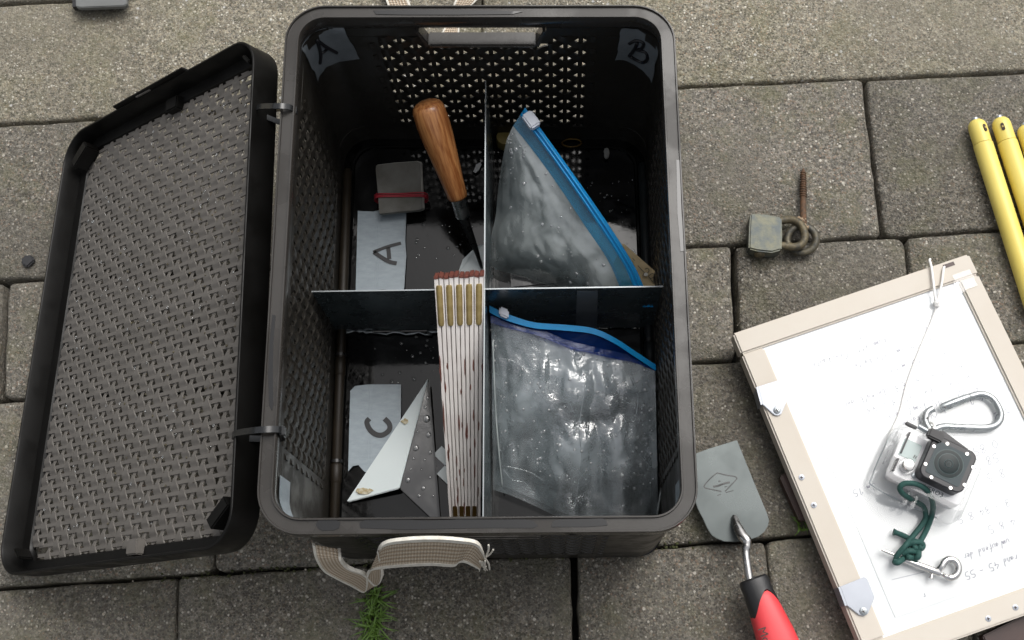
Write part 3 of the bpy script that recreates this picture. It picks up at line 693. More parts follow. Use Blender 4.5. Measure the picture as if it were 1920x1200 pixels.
# ------------------------------------------------------------------ lid
LT, RT = V3(-0.3985, -0.0085, 0.0315), V3(-0.1720, -0.0060, 0.2010)
lu = nrm(RT - LT); lv = nrm(V3(0.0, 1, 0) - lu * lu[1]); ln = np.cross(lu, lv)
LU, LV = np.linalg.norm(RT - LT) / 2 + 0.001, 0.1975
LIP = 0.0245
lc = (LT + RT) / 2 - ln * LIP
LQ = [V3(-0.4125, -0.2085, 0.0225), V3(-0.1690, -0.2040, 0.1975), V3(-0.3965, 0.1925, 0.0230), V3(-0.1755, 0.1905, 0.2010)]   # lip corners: near left, near right, far left, far right
def LD(u, v, h):
    a, b = (u / LU + 1) / 2, (v / LV + 1) / 2
    return (LQ[0] * (1 - a) + LQ[1] * a) * (1 - b) + (LQ[2] * (1 - a) + LQ[3] * a) * b + ln * (h - LIP)
lid = thing('box_lid', un(200, 700, 0), 'dark woven box lid lying upturned, sloping from the box rim to the ground', 'lid')
def lring(prof, r=0.028):
    return [[LD(x, y, h) for x, y in rrect(LU - o, LV - o, max(r - o, 0.006), 9)] for o, h in prof]
obj('lip', rings(lring([(0.0005, 0.0), (0, 0.002), (0, LIP - 0.0006), (0.0005, LIP), (0.0018, LIP), (0.0024, LIP - 0.001), (0.0026, 0.007), (0.012, 0.0062), (0.0135, 0.004), (0.0135, 0.0012), (0.010, 0.0)]), closed=True), M['lidlip'], lid, smooth='auto')
# tab on the far lip, catches at the corners
obj('lip_tab', prism([LD(-0.058, LV - 0.0005, LIP - 0.004), LD(0.050, LV - 0.0005, LIP - 0.004), LD(0.049, LV - 0.0005, LIP + 0.0042), LD(-0.057, LV - 0.0005, LIP + 0.0042)], lv * 0.0022), M['lidlip'], lid, bevel=0.0005)
obj('lip_slot', obox(LD(-0.012, LV - 0.0008, LIP + 0.0016), lu, lv, ln, 0.020, 0.0015, 0.0016), M['weave'], lid)
for u, v, a in ((-LU + 0.020, LV - 0.022, 40), (LU - 0.020, -LV + 0.026, 40), (-LU + 0.018, -LV + 0.018, -45), (LU - 0.016, LV - 0.016, -45)):
    ca, sa = math.cos(math.radians(a)), math.sin(math.radians(a))
    obj('corner_catch', obox(LD(u, v, 0.014), lu * ca + lv * sa, lv * ca - lu * sa, ln, 0.024 if a == 40 else 0.012, 0.003 if a != 40 else 0.010, 0.014), M['lidlip'], lid, bevel=0.001)
obj('catch_block', obox(LD(0.012, LV - 0.013, 0.009), lu, lv, ln, 0.016, 0.012, 0.008), M['lidlip'], lid, bevel=0.001)
obj('catch_block', obox(LD(0.018, -LV + 0.012, 0.009), lu, lv, ln, 0.014, 0.012, 0.008), M['weave'], lid, bevel=0.001)
WU, WV = LU - 0.0125, LV - 0.0125
NB, NS = 46, 25
bp_, sp_ = 2 * WV / NB, 2 * WU / NS
for k in range(NB):
    v = -WV + bp_ * (k + 0.5)
    ex = 0.0 if abs(v) < WV - 0.02 else 0.012
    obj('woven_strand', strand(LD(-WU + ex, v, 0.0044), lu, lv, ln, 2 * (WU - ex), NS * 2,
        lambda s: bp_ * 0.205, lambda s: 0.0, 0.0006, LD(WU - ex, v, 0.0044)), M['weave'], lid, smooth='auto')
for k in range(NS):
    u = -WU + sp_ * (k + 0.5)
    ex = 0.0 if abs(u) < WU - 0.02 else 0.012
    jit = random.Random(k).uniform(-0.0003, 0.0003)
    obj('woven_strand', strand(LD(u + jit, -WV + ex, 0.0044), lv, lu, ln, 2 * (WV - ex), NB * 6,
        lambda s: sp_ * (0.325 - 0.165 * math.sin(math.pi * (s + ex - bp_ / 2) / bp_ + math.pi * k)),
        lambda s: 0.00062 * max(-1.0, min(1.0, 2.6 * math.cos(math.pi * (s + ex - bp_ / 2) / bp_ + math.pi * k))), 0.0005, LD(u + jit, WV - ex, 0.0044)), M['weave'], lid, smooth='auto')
dl = []
rg = random.Random(21)
for k in range(110):
    u, v = rg.uniform(-WU * .95, WU * .95), rg.uniform(-WV * .95, WV * .95)
    dl.append(drop(LD(u, v, 0.0058), ln, rg.uniform(0.0006, 0.0016), rg.uniform(0.0005, 0.0010), 7))
gr = []
for k in range(130):
    u, v = rg.gauss(WU * .3, WU * .45), rg.uniform(-WV * .95, WV * .95)
    if abs(u) < WU * .95: gr.append(drop(LD(u, v, 0.0056), ln + V3(rg.uniform(-.5, .5), rg.uniform(-.5, .5), 0), rg.uniform(0.0004, 0.0013), rg.uniform(0.0004, 0.0012), 5))
obj('grit', join(*gr), M['grit'], lid, kind='stuff')
obj('water_drops', join(*dl), M['dropm'], lid, smooth=True, kind='stuff')

# cable ties hinging lid and rim
def cable_tie(px_l, px_r, label):
    a = un(*px_l, 0.196); b = un(*px_r, 0.2195)
    m = un((px_l[0] + px_r[0]) / 2, (px_l[1] + px_r[1]) / 2 - 3, 0.2215)
    pts = [a + V3(-0.0010, 0, 0.0015), m, b, b + V3(0.0012, 0, -0.010), V3(b[0] - 0.004, b[1] - 0.001, 0.192), a + V3(-0.001, -0.001, -0.008)]
    c = spline(pts, 7, closed=True)
    wv = V3(0, 1, 0) * 0.0022
    L = []
    for i in range(len(c)):
        t = nrm(c[(i + 1) % len(c)] - c[i - 1]); N = nrm(np.cross(t, V3(0, 1, 0))) * 0.0006
        L.append([c[i] + wv + N, c[i] - wv + N, c[i] - wv - N, c[i] + wv - N])
    t = thing('cable_tie', b * [1, 1, 0] + V3(0, 0, 0.19), label, 'cable tie', 'cable ties hinging the lid to the box')
    obj('band', rings(L, closed=True), M['tie'], t, smooth='auto')
    obj('locking_head', obox(b + V3(0.0022, 0, -0.006), (1, 0, 0), (0, 1, 0), (0, 0, 1), 0.004, 0.0062, 0.005), M['tie'], t, bevel=0.0005)
cable_tie((486, 203), (543, 201), 'dark cable tie round rim and lid near the far box corner')
cable_tie((444, 814), (520, 805), 'dark cable tie round rim and lid near the front box corner')

# ------------------------------------------------------------------ divider sheets
dv = thing('divider', (0, 0.005, 0.004), 'crossed thin grey metal divider sheets standing in the open box', 'divider')
ZD = 0.1165
P0, P1 = un(569, 548, ZD), un(1259, 538, ZD)
Q0, Q1 = un(910, 139, ZD), un(905, 975, ZD)
Q0[1] = min(Q0[1], 0.1895); Q1[1] = max(Q1[1], -0.189)
th = V3(0, 0.0008, 0)
def sheet(a, b, tv):
    return prism([a * [1, 1, 0] + V3(0, 0, 0.006), b * [1, 1, 0] + V3(0, 0, 0.006), b, a], tv)
s1 = obj('sheet', sheet(P0, P1, th), M['galv'], dv); s2 = obj('sheet', sheet(Q0, Q1, V3(0.0008, 0, 0)), M['galv'], dv)
obj('cut_edge', obox((P0 + P1) / 2 + th / 2 + V3(0, 0, 0.0003), P1 - P0, (0, 1, 0), (0, 0, 1), np.linalg.norm(P1 - P0), 0.0010, 0.0005), M['edge'], s1)
obj('cut_edge', obox((Q0 + Q1) / 2 + V3(0.0004, 0, 0.0010), Q1 - Q0, (1, 0, 0), (0, 0, 1), np.linalg.norm(Q1 - Q0), 0.0010, 0.0005), M['edge'], s2)
# tape strip on the cross sheet, pale beads standing in for the water glint at its foot
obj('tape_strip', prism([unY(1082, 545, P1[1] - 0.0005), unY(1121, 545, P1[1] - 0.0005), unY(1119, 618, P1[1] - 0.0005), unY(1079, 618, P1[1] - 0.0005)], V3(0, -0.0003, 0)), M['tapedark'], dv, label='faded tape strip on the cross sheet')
rg = random.Random(12)
for x0, x1, py in ((642, 700, 622), (700, 810, 625), (800, 850, 622), (1140, 1180, 612), (1190, 1236, 608)):
    pts = [un(x0 + (x1 - x0) * k / 9, py + rg.uniform(-2.5, 2.5), 0.0065) for k in range(10)]
    obj('glint_bead', tube(pts, [0.0007 + 0.0011 * rg.random() for _ in range(10)], 6, flat=0.7), M['zinc'], dv, smooth=True)

# ------------------------------------------------------------------ rods along the floor edges
def rod(a, b, r, m, label, joints):
    t = thing('rod', a * [1, 1, 0] + V3(0, 0, 0.004), label, 'rod', 'rods lying along the box floor edges')
    d = nrm(b - a); L = np.linalg.norm(b - a)
    pr = [(0, r * .7), (0.002, r), (L - 0.002, r), (L, r * .7)]
    obj('shaft', tube([a + d * s for s, _ in pr], [q for _, q in pr], 14, up=(0, 0, 1)), M[m], t, smooth='auto')
    for f in joints:
        obj('collar', tube([a + d * (L * f - 0.008), a + d * (L * f - 0.007), a + d * (L * f + 0.007), a + d * (L * f + 0.008)], [r * 1.0, r * 1.16, r * 1.16, r * 1.0], 14, up=(0, 0, 1)), M[m], t, smooth='auto')
        obj('clip', tube([a + d * (L * f - 0.012), a + d * (L * f - 0.0095)], r * 1.2, 12, up=(0, 0, 1)), M['darksteel'], t, smooth='auto')
rod(V3(-0.1355, 0.160, 0.0098), V3(-0.1345, -0.165, 0.0098), 0.0044, 'rod', 'brown metal rod along the left floor edge of the box', (0.58, 0.87))
rod(V3(0.1360, 0.160, 0.0098), V3(0.1360, -0.165, 0.0098), 0.0044, 'rod2', 'grey metal rod along the right floor edge of the box', (0.55, 0.84))

# ------------------------------------------------------------------ banded card stack
st = thing('card_stack', un(750, 355, 0.0055), 'small grey abrasive cards bundled with a red rubber band', 'cards')
zc = 0.0068
outl = [(706, 318), (707, 311), (740, 307), (783, 304), (789, 306), (791, 350), (794, 392), (786, 395), (750, 398), (713, 402), (710, 360)]
for k, (dx, dy) in enumerate(((3, 1), (2, 2), (1, 0), (-1, 1))):
    P = [un(x + dx, y + dy, zc + 0.0034 * k) for x, y in outl]
    c = obj('card', prism(P, V3(0, 0, 0.0028)), M['card'] if k == 3 else M['cardedge'], st, bevel=0.0004)
zt = zc + 0.0034 * 3 + 0.0032
for dy in (-2, 1.5, 4):
    a, b = un(706, 366 + dy, zt), un(795, 364 + dy * 1.2, zt)
    lo = V3(0, 0, -0.0132)
    obj('rubber_band', tube(spline([a, (a + b) / 2 + V3(0, dy * 0.0001, 0), b, b + lo, (a + b) / 2 + lo * 1.02, a + lo], 5, True), 0.0007, 7, closed=True), M['red'], st, smooth=True)

# ------------------------------------------------------------------ leaf trowel with wooden handle
tr = thing('leaf_trowel', un(885, 490, 0.0055), 'small leaf trowel with varnished wooden handle standing in the box', 'trowel')
h0, h1 = un(798, 190, 0.132), un(859, 371, 0.066)
f1 = un(868, 405, 0.052); t1 = un(884, 448, 0.034); t2 = un(893, 470, 0.024); t3 = un(903, 502, 0.010)
prof = [(0.0, 0.0035), (0.012, 0.0090), (0.035, 0.0124), (0.08, 0.0142), (0.2, 0.0148), (0.35, 0.0142), (0.55, 0.0124), (0.78, 0.0103), (0.93, 0.0093), (0.98, 0.0091), (1.0, 0.0082)]
obj('handle', tube([h0 + (h1 - h0) * s for s, _ in prof], [q * 0.96 for _, q in prof], 24), M['beech'], tr, smooth=True)
obj('ferrule', tube([h1 - (f1 - h1) * 0.02, h1, f1, f1 + (f1 - h1) * 0.03], [0.0062, 0.0070, 0.0064, 0.0050], 18), M['steel'], tr, smooth='auto')
obj('tang', tube(spline([f1, t1, t2, t3], 5), [0.0046 - 0.0034 * i / 15 for i in range(16)], 10), M['darksteel'], tr, smooth=True)
obj('rib', tube(spline([un(887, 458, .030), un(896, 480, .020), t3 + V3(0, -.002, -.001)], 4), [0.0013 - 0.0009 * i / 8 for i in range(9)], 8), M['steel'], tr, smooth=True)
bl = [un(893, 463, 0.0095), un(908, 458, 0.0085), un(909, 500, 0.0075), un(907, 560, 0.0068), un(860, 545, 0.0066), un(858, 515, 0.0068), un(868, 487, 0.008)]
obj('blade', prism(bl, V3(0, 0, 0.0011)), M['white'], tr, label='pale worn trowel blade')

# ------------------------------------------------------------------ folding ruler
ru = thing('folding_ruler', V3(-0.02, -0.18, 0.004), 'folded chipped white wooden ruler with brass hinges leaning on the divider', 'ruler')
top_l, top_r = un(813, 521, 0.1340), un(908, 517, 0.1340)
bot_l, bot_r = un(845, 1012, 0.016), un(901, 1012, 0.016)
NL = 10
for k in range(NL):
    f0, f1_ = k / NL, (k + 1) / NL
    T0, T1 = top_l + (top_r - top_l) * (f0 + 0.004), top_l + (top_r - top_l) * (f1_ - 0.010)
    B0, B1 = bot_l + (bot_r - bot_l) * (f0 + 0.004), bot_l + (bot_r - bot_l) * (f1_ - 0.010)
    axd = nrm((B0 + B1) / 2 - (T0 + T1) / 2); up = nrm(np.cross(top_r - top_l, axd)); up = up if up[2] > 0 else -up
    dn = -up * 0.0145
    rgk = random.Random(k)
    T0 = T0 + axd * rgk.uniform(0, 0.0015); T1 = T1 + axd * rgk.uniform(0, 0.0015)
    n = 26; L = []
    for i in range(n + 1):
        s = i / n
        a, b = T0 + (B0 - T0) * s, T1 + (B1 - T1) * s
        w_ = nrm(b - a); ch = 0.00035
        ja, jb = rgk.uniform(0, 0.00045), rgk.uniform(0, 0.00045)
        L.append([a + w_ * ja + up * 0.0, b - w_ * jb + up * 0.0, b - up * 0.0012, b + dn, a + dn, a - up * 0.0012])
    leaf = obj('leaf', rings(L), M['ruler'], ru, smooth='auto')
    # red-brown end and chips where the paint has gone
    obj('end_grain', join(obox((T0 + T1) / 2 - axd * 0.0011 + dn / 2 + up * 0.0003, T1 - T0, axd, up, np.linalg.norm(T1 - T0) * 1.02, 0.0022, 0.0150)), M['chip'], leaf, bevel=0.0003)
    for _ in range(3 if k not in (0, 4) else 5):
        s = rgk.uniform(0.3, 0.9); ln_ = rgk.uniform(0.003, 0.016); sd2 = rgk.choice((0.1, 0.9))
        if k == 0 and _ < 2: s, ln_, sd2 = (0.33, 0.026, 0.2) if _ == 0 else (0.52, 0.03, 0.3)
        c = T0 + (B0 - T0) * s; e = T1 + (B1 - T1) * s; ww = np.linalg.norm(e - c)
        cc = c + (e - c) * sd2
        P = [cc + axd * (ln_ * 0.5 * math.cos(q)) * rgk.uniform(0.8, 1.1) + nrm(e - c) * ww * 0.22 * math.sin(q) * rgk.uniform(0.5, 1.2) + up * 0.00006 for q in (2 * math.pi * j / 9 for j in range(9))]
        obj('paint_chip', prism(P, up * 0.00012), M['chip'], leaf)
mid = lambda A, B, f: A + (B - A) * f
for k in range(5):
    f = (2 * k + 0.98) / NL
    a = mid(mid(top_l, top_r, f), mid(bot_l, bot_r, f), 0.028); b = mid(mid(top_l, top_r, f), mid(bot_l, bot_r, f), 0.175)
    wd = nrm(top_r - top_l); L = []
    for s, r in ((0, 0.0020), (0.06, 0.0025), (0.94, 0.0024), (1, 0.0018)):
        p = mid(a, b, s); L.append([p + wd * r * math.cos(q) + up * (r * 0.55 * math.sin(q) + 0.0002) for q in (2 * math.pi * j / 10 for j in range(10))])
    obj('hinge', rings(L), M['brass'], ru, smooth='auto')
for k in range(4):
    f = (2 * k + 1.98) / NL
    a = mid(mid(top_l, top_r, f), mid(bot_l, bot_r, f), 0.865); b = mid(mid(top_l, top_r, f), mid(bot_l, bot_r, f), 0.985)
    wd = nrm(bot_r - bot_l)
    obj('hinge', obox((a + b) / 2 + up * 0.0001, b - a, wd, up, np.linalg.norm(b - a), 0.0038, 0.0016), M['brass2'], ru, bevel=0.0004)

# ------------------------------------------------------------------ north arrow and scale card
na = thing('north_arrow', un(750, 830, 0.006), 'flat dart shaped arrow, one half white and one half wet black', 'arrow')
tip, wl, wr, nt_ = un(803, 709, 0.0180), un(650, 940, 0.0100), un(821, 985, 0.0100), un(749, 916, 0.0170)
d_ = V3(0, 0, -0.0035)
wh = obj('white_half', prism([tip, wl, un(655, 941, .0100), nt_ + V3(-0.0002, 0, 0)], d_), M['white'], na, bevel=0.0007)
obj('black_half', prism([tip + V3(0.0004, 0, 0), nt_ + V3(0.0004, 0, 0), wr, un(826, 985, .010)], d_), M['blackp'], na, bevel=0.0006)
rg = random.Random(3)
def blot(c, r, ax, m, parent, N=(0, 0, 1)):
    P = [c + V3(r * ax * math.cos(q) * rg.uniform(0.6, 1.2), r * math.sin(q) * rg.uniform(0.6, 1.2), 0) for q in (2 * math.pi * j / 11 for j in range(11))]
    obj('stain', prism(P, V3(0, 0, 0.00012)), M[m], parent)
def onw(px, py):   # point on the white half
    N = np.cross(wl - tip, nt_ - tip); d = ray(px, py); return CAM + d * (np.dot(tip - CAM, N) / np.dot(d, N))
def onb(px, py):
    N = np.cross(wr - tip, nt_ - tip); d = ray(px, py); return CAM + d * (np.dot(tip - CAM, N) / np.dot(d, N))
for (px, py, r, ax) in ((760, 790, 0.0026, 1.3), (683, 922, 0.0030, 2.2), (672, 920, 0.0016, 1.2), (694, 920, 0.0018, 1.6)):
    blot(onw(px, py) + V3(0, 0, 0.0008), r, ax, 'stain', wh)
dd = []
for px, py, r in ((801, 746, .0020), (797, 764, .0018), (799, 785, .0042), (783, 810, .0016), (803, 815, .0030), (779, 840, .0034), (806, 848, .0022), (796, 862, .0014), (775, 860, .0013), (764, 900, .0028), (793, 915, .0024), (806, 895, .0014), (785, 930, .0018), (812, 930, .0013), (790, 880, .0010), (770, 880, .0011)):
    dd.append(drop(onb(px, py) + V3(0, 0, 0.0002), (0, 0, 1), r * 0.85, r * 0.16, 10))
obj('water_drops', join(*dd), M['dropm'], na, smooth=True, kind='stuff')
sc_ = thing('scale_card', un(835, 890, 0.006), 'small black and white checked scale card half under the ruler', 'scale card')
sq = [un(819, 855, 0.0075), un(849, 887, 0.0075), un(905, 960, 0.0075), un(880, 985, 0.0075), un(818, 905, 0.0075)]
base = un(819, 855, 0.0075); ex = nrm(un(850, 885, 0.0075) - base); ey = nrm(un(820, 905, 0.0075) - base); ey = nrm(ey - ex * np.dot(ex, ey) * 0.35)
ey = V3(ex[1], -ex[0], 0)
for i in range(2):
    for j in range(4):
        c = base + ey * (0.010 * i - 0.004) + ex * (0.014 * j + 0.004)
        obj('square', obox(c, ex, ey, (0, 0, 1), 0.0139, 0.0099, 0.002), M['white'] if (i + j) % 2 == 0 else M['blackp'], sc_)

# ------------------------------------------------------------------ zip bags
def bag_sheet(top, bot, nu, nv, amp, seed, bulge=0.0, scale=(22, 22), zmin=0.006):
    T = spline(top, 12); Bm = spline(bot, 12)
    def at(P, t):
        x = t * (len(P) - 1); i = min(int(x), len(P) - 2); return P[i] + (P[i + 1] - P[i]) * (x - i)
    nn = nrm(np.cross(np.asarray(top[-1]) - np.asarray(top[0]), np.asarray(bot[0]) - np.asarray(top[0])))
    if nn[2] < 0: nn = -nn
    G = []
    for j in range(nv + 1):
        v = j / nv
        for i in range(nu + 1):
            u = i / nu; p = at(T, u) * (1 - v) + at(Bm, u) * v
            e = min(1, 6 * u, 6 * (1 - u)) * min(1, 5 * v + 0.15, 6 * (1 - v) + 0.2)
            q = Vector((p[0] * scale[0] + seed, p[1] * scale[1], p[2] * 8))
            d1, _ = noise.voronoi(q * 1.5); d2, _ = noise.voronoi(q * 4.0 + Vector((3, 1, 0)))
            cr = (d1[1] - d1[0]) * 0.9 + (d2[1] - d2[0]) * 0.35
            h = amp * (cr - 0.35 + 0.8 * noise.noise(q * 0.7)) + bulge * math.sin(math.pi * u) * math.sin(math.pi * v)
            p = p + nn * h * e
            p[2] = max(p[2], zmin)
            G.append(p)
    Fc = [(j * (nu + 1) + i, j * (nu + 1) + i + 1, (j + 1) * (nu + 1) + i + 1, (j + 1) * (nu + 1) + i) for j in range(nv) for i in range(nu)]
    return G, Fc
def bag_drops(VF, nu, nv, count, seed, rmin=0.0006, rmax=0.0019, vlo=0.05, vhi=0.9):
    rg = random.Random(seed); G = VF[0]; out = []
    for _ in range(count):
        i, j = rg.randrange(2, nu - 2), rg.randrange(int(nv * vlo), int(nv * vhi))
        a, b, c = (G[j * (nu + 1) + i], G[j * (nu + 1) + i + 1], G[(j + 1) * (nu + 1) + i])
        N = nrm(np.cross(b - a, c - a)); N = N if N[2] > 0 else -N
        r = rmin + (rmax - rmin) * rg.random() ** 2.2
        out.append(drop(a + N * 0.0002, N, r, r * 0.55, 8))
    return join(*out)
ZS = lambda pts: [un(x, y, z) for x, y, z in pts]

# bag in the far compartment
b1 = thing('zip_bag', un(1050, 450, 0.005), 'milky zip bag with straight blue zip standing in the far compartment', 'zip bag', 'zip bags in the box')
zipl = [(985, 202, .112), (1042, 280, .104), (1100, 362, .096), (1150, 435, .088), (1190, 500, .080), (1208, 540, .074), (1225, 575, .066)]
inner = [(962, 236, .106), (1000, 283, .100), (1050, 352, .092), (1098, 425, .085), (1140, 488, .077), (1165, 545, .070), (1178, 575, .062)]
lowr = [(950, 262, .098), (938, 325, .070), (930, 400, .045), (918, 492, .022), (985, 520, .018), (1052, 545, .018), (1110, 570, .022)]
sh = bag_sheet(ZS(inner), ZS(lowr), 60, 60, 0.0065, 5, 0.008)
obj('front_film', sh, M['bag1'], b1, smooth=True)
sh2 = bag_sheet([p + V3(0.002, 0.004, -0.006) for p in ZS(inner)], [p + V3(0.006, 0.008, -0.010) for p in ZS(lowr)], 30, 30, 0.0035, 15, -0.004)
obj('back_film', sh2, M['bag1'], b1, smooth=True)
obj('zip_film', ribbon(ZS(zipl), ZS(inner), 0.0006, 8), M['zipfilm'], b1, smooth='auto')
lp = lambda A, B, t: [tuple(a + (b - a) * t for a, b in zip(p, q)) for p, q in zip(A, B)]
zo = [(x, y, z + 0.0015) for x, y, z in zipl]; zi = [(x, y, z + 0.0015) for x, y, z in lp(zipl, inner, 0.42)]
obj('zip_strip', ribbon(ZS(zo), ZS(zi), 0.0018, 8), M['zip'], b1, smooth='auto')
obj('zip_ridge', tube(spline(ZS([(x, y, z + 0.003) for x, y, z in lp(zipl, inner, 0.16)]), 8), 0.0011, 8), M['zip'], b1, smooth=True)
obj('zip_ridge', tube(spline(ZS([(x, y, z + 0.003) for x, y, z in lp(zipl, inner, 0.34)]), 8), 0.0009, 8), M['zip'], b1, smooth=True)
sdv = nrm(un(1042, 280, .1) - un(985, 202, .1))
obj('slider', obox(un(996, 226, .116), sdv, np.cross((0, 0, 1), sdv), (0, 0, 1), 0.0150, 0.0098, 0.007), M['slider'], b1, bevel=0.0014, smooth='auto')
obj('water_drops', bag_drops(sh, 60, 60, 85, 8, 0.0005, 0.0022, 0.04, 0.75), M['dropbag'], b1, smooth=True, kind='stuff')
pp = bag_sheet(ZS([(968, 268, .078), (1030, 330, .070), (1075, 420, .060)]), ZS([(955, 330, .050), (975, 390, .038), (1065, 440, .038)]), 18, 18, 0.003, 31, 0.004)
obj('paper_scrap', pp, M['paperin'], None, smooth=True, label='crumpled damp paper inside the far zip bag', cat='paper')
for k, (a, b) in enumerate((((962, 470, .030), (982, 440, .034)), ((952, 462, .026), (972, 432, .030)), ((975, 478, .024), (1010, 476, .026)))):
    obj('clear_tube', tube(ZS([a, b]), 0.0026, 10), M['vial'], None, smooth='auto', label='%s clear plastic tube inside the far zip bag' % ('uppermost', 'leftmost', 'lowest')[k], cat='tube', group='clear tubes in the far zip bag')
# black box glimpsed under the bag
obj('black_case', obox(un(1000, 524, .010), (1, 0.08, 0), (-0.08, 1, 0), (0, 0, 1), 0.040, 0.018, 0.012), M['blackp'], None, bevel=0.002, smooth='auto', label='small glossy black case under the far zip bag', cat='case')

# bag in the near compartment
b2 = thing('zip_bag', un(1080, 800, 0.005), 'clear wrinkled zip bag with wavy blue zip lying in the near compartment', 'zip bag', 'zip bags in the box')
zt2 = [(918, 575, .078), (950, 590, .078), (1000, 606, .076), (1060, 611, .074), (1110, 617, .073), (1150, 634, .070), (1190, 660, .064), (1229, 686, .058)]
zi2 = [(921, 603, .074), (950, 612, .074), (1000, 624, .071), (1060, 646, .068), (1110, 660, .066), (1150, 668, .063), (1190, 676, .060), (1229, 692, .057)]
bo2 = [(924, 918, .018), (960, 930, .024), (1010, 952, .020), (1060, 975, .030), (1110, 982, .026), (1160, 984, .032), (1205, 984, .026), (1234, 975, .022)]
sh = bag_sheet(ZS(zi2), ZS(bo2), 80, 80, 0.0085, 2.7, 0.006, (19, 9))
obj('front_film', sh, M['bag'], b2, smooth=True)
sh2 = bag_sheet([p + V3(0, 0, -0.006) for p in ZS(zi2)], [p + V3(0.001, 0.006, -0.008) for p in ZS(bo2)], 44, 44, 0.0045, 9.3, -0.006, (15, 14))
obj('back_film', sh2, M['bag'], b2, smooth=True)
for a, b in (([(924, 640, .072), (930, 780, .048), (942, 916, .022)], None), ([(1236, 720, .052), (1246, 850, .036), (1232, 965, .024)], None)):
    obj('side_seam', tube(spline(ZS(a), 8), 0.0007, 6), M['bag1'], b2, smooth=True)
# the two zip lips: front one rides high and dark, rear one low and blue
lowlip = [(920, 600, .0745), (960, 612, .0745), (1010, 625, .0720), (1060, 645, .0690), (1110, 658, .0668), (1150, 667, .0640), (1190, 675, .0610), (1229, 691, .0580)]
obj('zip_strip', ribbon(ZS([(x, y - 2, z + .002) for x, y, z in zt2]), ZS([(x, y + 11 if x < 1000 else y + 9, z + .001) for x, y, z in zt2]), 0.0014, 8), M['zip'], b2, smooth='auto')
obj('zip_strip', ribbon(ZS([(x, y - 8, z + .001) for x, y, z in lowlip]), ZS([(x, y + 5, z + .0006) for x, y, z in lowlip]), 0.0010, 8), M['zipdark'], b2, smooth='auto')
obj('zip_film', ribbon(ZS([(x, y + 9, z) for x, y, z in zt2]), ZS([(x, y - 8, z) for x, y, z in lowlip]), 0.0005, 8), M['zipdark'], b2, smooth='auto')
obj('slider', obox(un(945, 587, .0830), un(965, 594, .083) - un(935, 582, .083), (0.1, 1, 0.2), (0, 0, 1), 0.0085, 0.0075, 0.006), M['slider'], b2, bevel=0.0014, smooth='auto')
obj('water_drops', bag_drops(sh, 80, 80, 240, 18, 0.0005, 0.0015, 0.02, 0.8), M['dropbag'], b2, smooth=True, kind='stuff')

for a in ([(935, 672, .074), (960, 676, .073), (985, 690, .070), (1010, 693, .068)], [(944, 880, .042), (960, 899, .039), (984, 905, .036), (1000, 926, .032)], [(948, 874, .044), (990, 884, .041), (1020, 902, .037)],
          [(1098, 720, .066), (1086, 800, .056), (1090, 860, .046), (1078, 950, .034)], [(1152, 724, .062), (1172, 752, .058), (1204, 764, .054)], [(1180, 704, .062), (1196, 745, .057), (1190, 790, .052)]):
    obj('film_crease', tube(spline([un(x, y, z + 0.005) for x, y, z in a], 8), 0.0003, 5), M['fold'], b2, smooth=True)
# wooden tag behind the blue zip
tg = thing('wooden_tag', un(1200, 520, 0.02), 'pale wooden tag with pencilled 20 behind the blue zip', 'tag')
tpx = [(1168, 455), (1175, 461), (1243, 521), (1245, 527), (1238, 540), (1228, 552), (1120, 560)]
tb = obj('plate', prism([un(x, y, 0.0500 + 0.00006 * (x - 1168)) for x, y in tpx], V3(0, 0, -0.004)), M['tag'], tg, bevel=0.0006)
tz = 0.0552
obj('pencil_writing', join(*[stroke([un(x, y, tz) for x, y in s], 0.0007, (0, 0, 1), 0.0) for s in (
    [(1209, 505), (1214, 503), (1217, 507), (1214, 512), (1208, 512), (1205, 518)], [(1222, 513), (1226, 514), (1226, 519), (1220, 522), (1216, 518), (1222, 513)],
    [(1216, 518), (1222, 526), (1227, 531)], [(1224, 527), (1229, 525)], [(1227, 531), (1230, 528)], [(1196, 498), (1203, 506), (1208, 511)], [(1186, 484), (1190, 489)])]), M['pencil'], tg)
obj('peg_hole', disc(un(1211, 515, tz - 0.0003), (0, 0, 1), 0.0017, 0.0006, 14), M['webedge'], tg)

# small bits on the box floor
obj('yellow_cork', disc(un(948, 268, .0050), (0, 0.05, 1), 0.0085, 0.012, 18, 0.001), M['yellowish'], None, smooth='auto', label='yellow round stopper half hidden beside the far zip bag', cat='stopper')
obj('plastic_ring', tube([un(1072, 268, .006) + V3(0.009 * math.cos(q), 0.004 * math.sin(q), 0) for q in (2 * math.pi * k / 18 for k in range(18))], 0.0010, 6, closed=True), M['brass2'], None, smooth=True, label='dull yellow ring on the floor by the woven back wall', cat='ring')
rg = random.Random(9)
P = [un(x, y, .0062) for x, y in ((888, 322), (893, 309), (901, 305), (903, 309), (898, 320), (892, 325))]
obj('paper_flake', prism(P, V3(0, 0, 0.0008)), M['paper'], None, label='tiny white paper flake on the floor beside the divider', cat='paper')
P = [un(1137 + 6 * math.cos(q) * rg.uniform(.7, 1.2), 289 + 12 * math.sin(q) * rg.uniform(.8, 1.1), .0062) for q in (2 * math.pi * k / 10 for k in range(10))]
obj('paper_crumb', prism(P, V3(0, 0, 0.003)), M['cardedge'], None, bevel=0.0006, label='small white crumb near the far right corner of the floor', cat='crumb')
dr = []
for (x0, x1, y0, y1, n_) in ((770, 890, 420, 520, 26), (700, 900, 640, 720, 24), (1090, 1200, 330, 520, 60), (760, 830, 620, 710, 14)):
    for _ in range(n_):
        r = rg.uniform(.0004, .0018); dr.append(drop(un(rg.uniform(x0, x1), rg.uniform(y0, y1), .0034), (0, 0, 1), r, r * .35, 8))
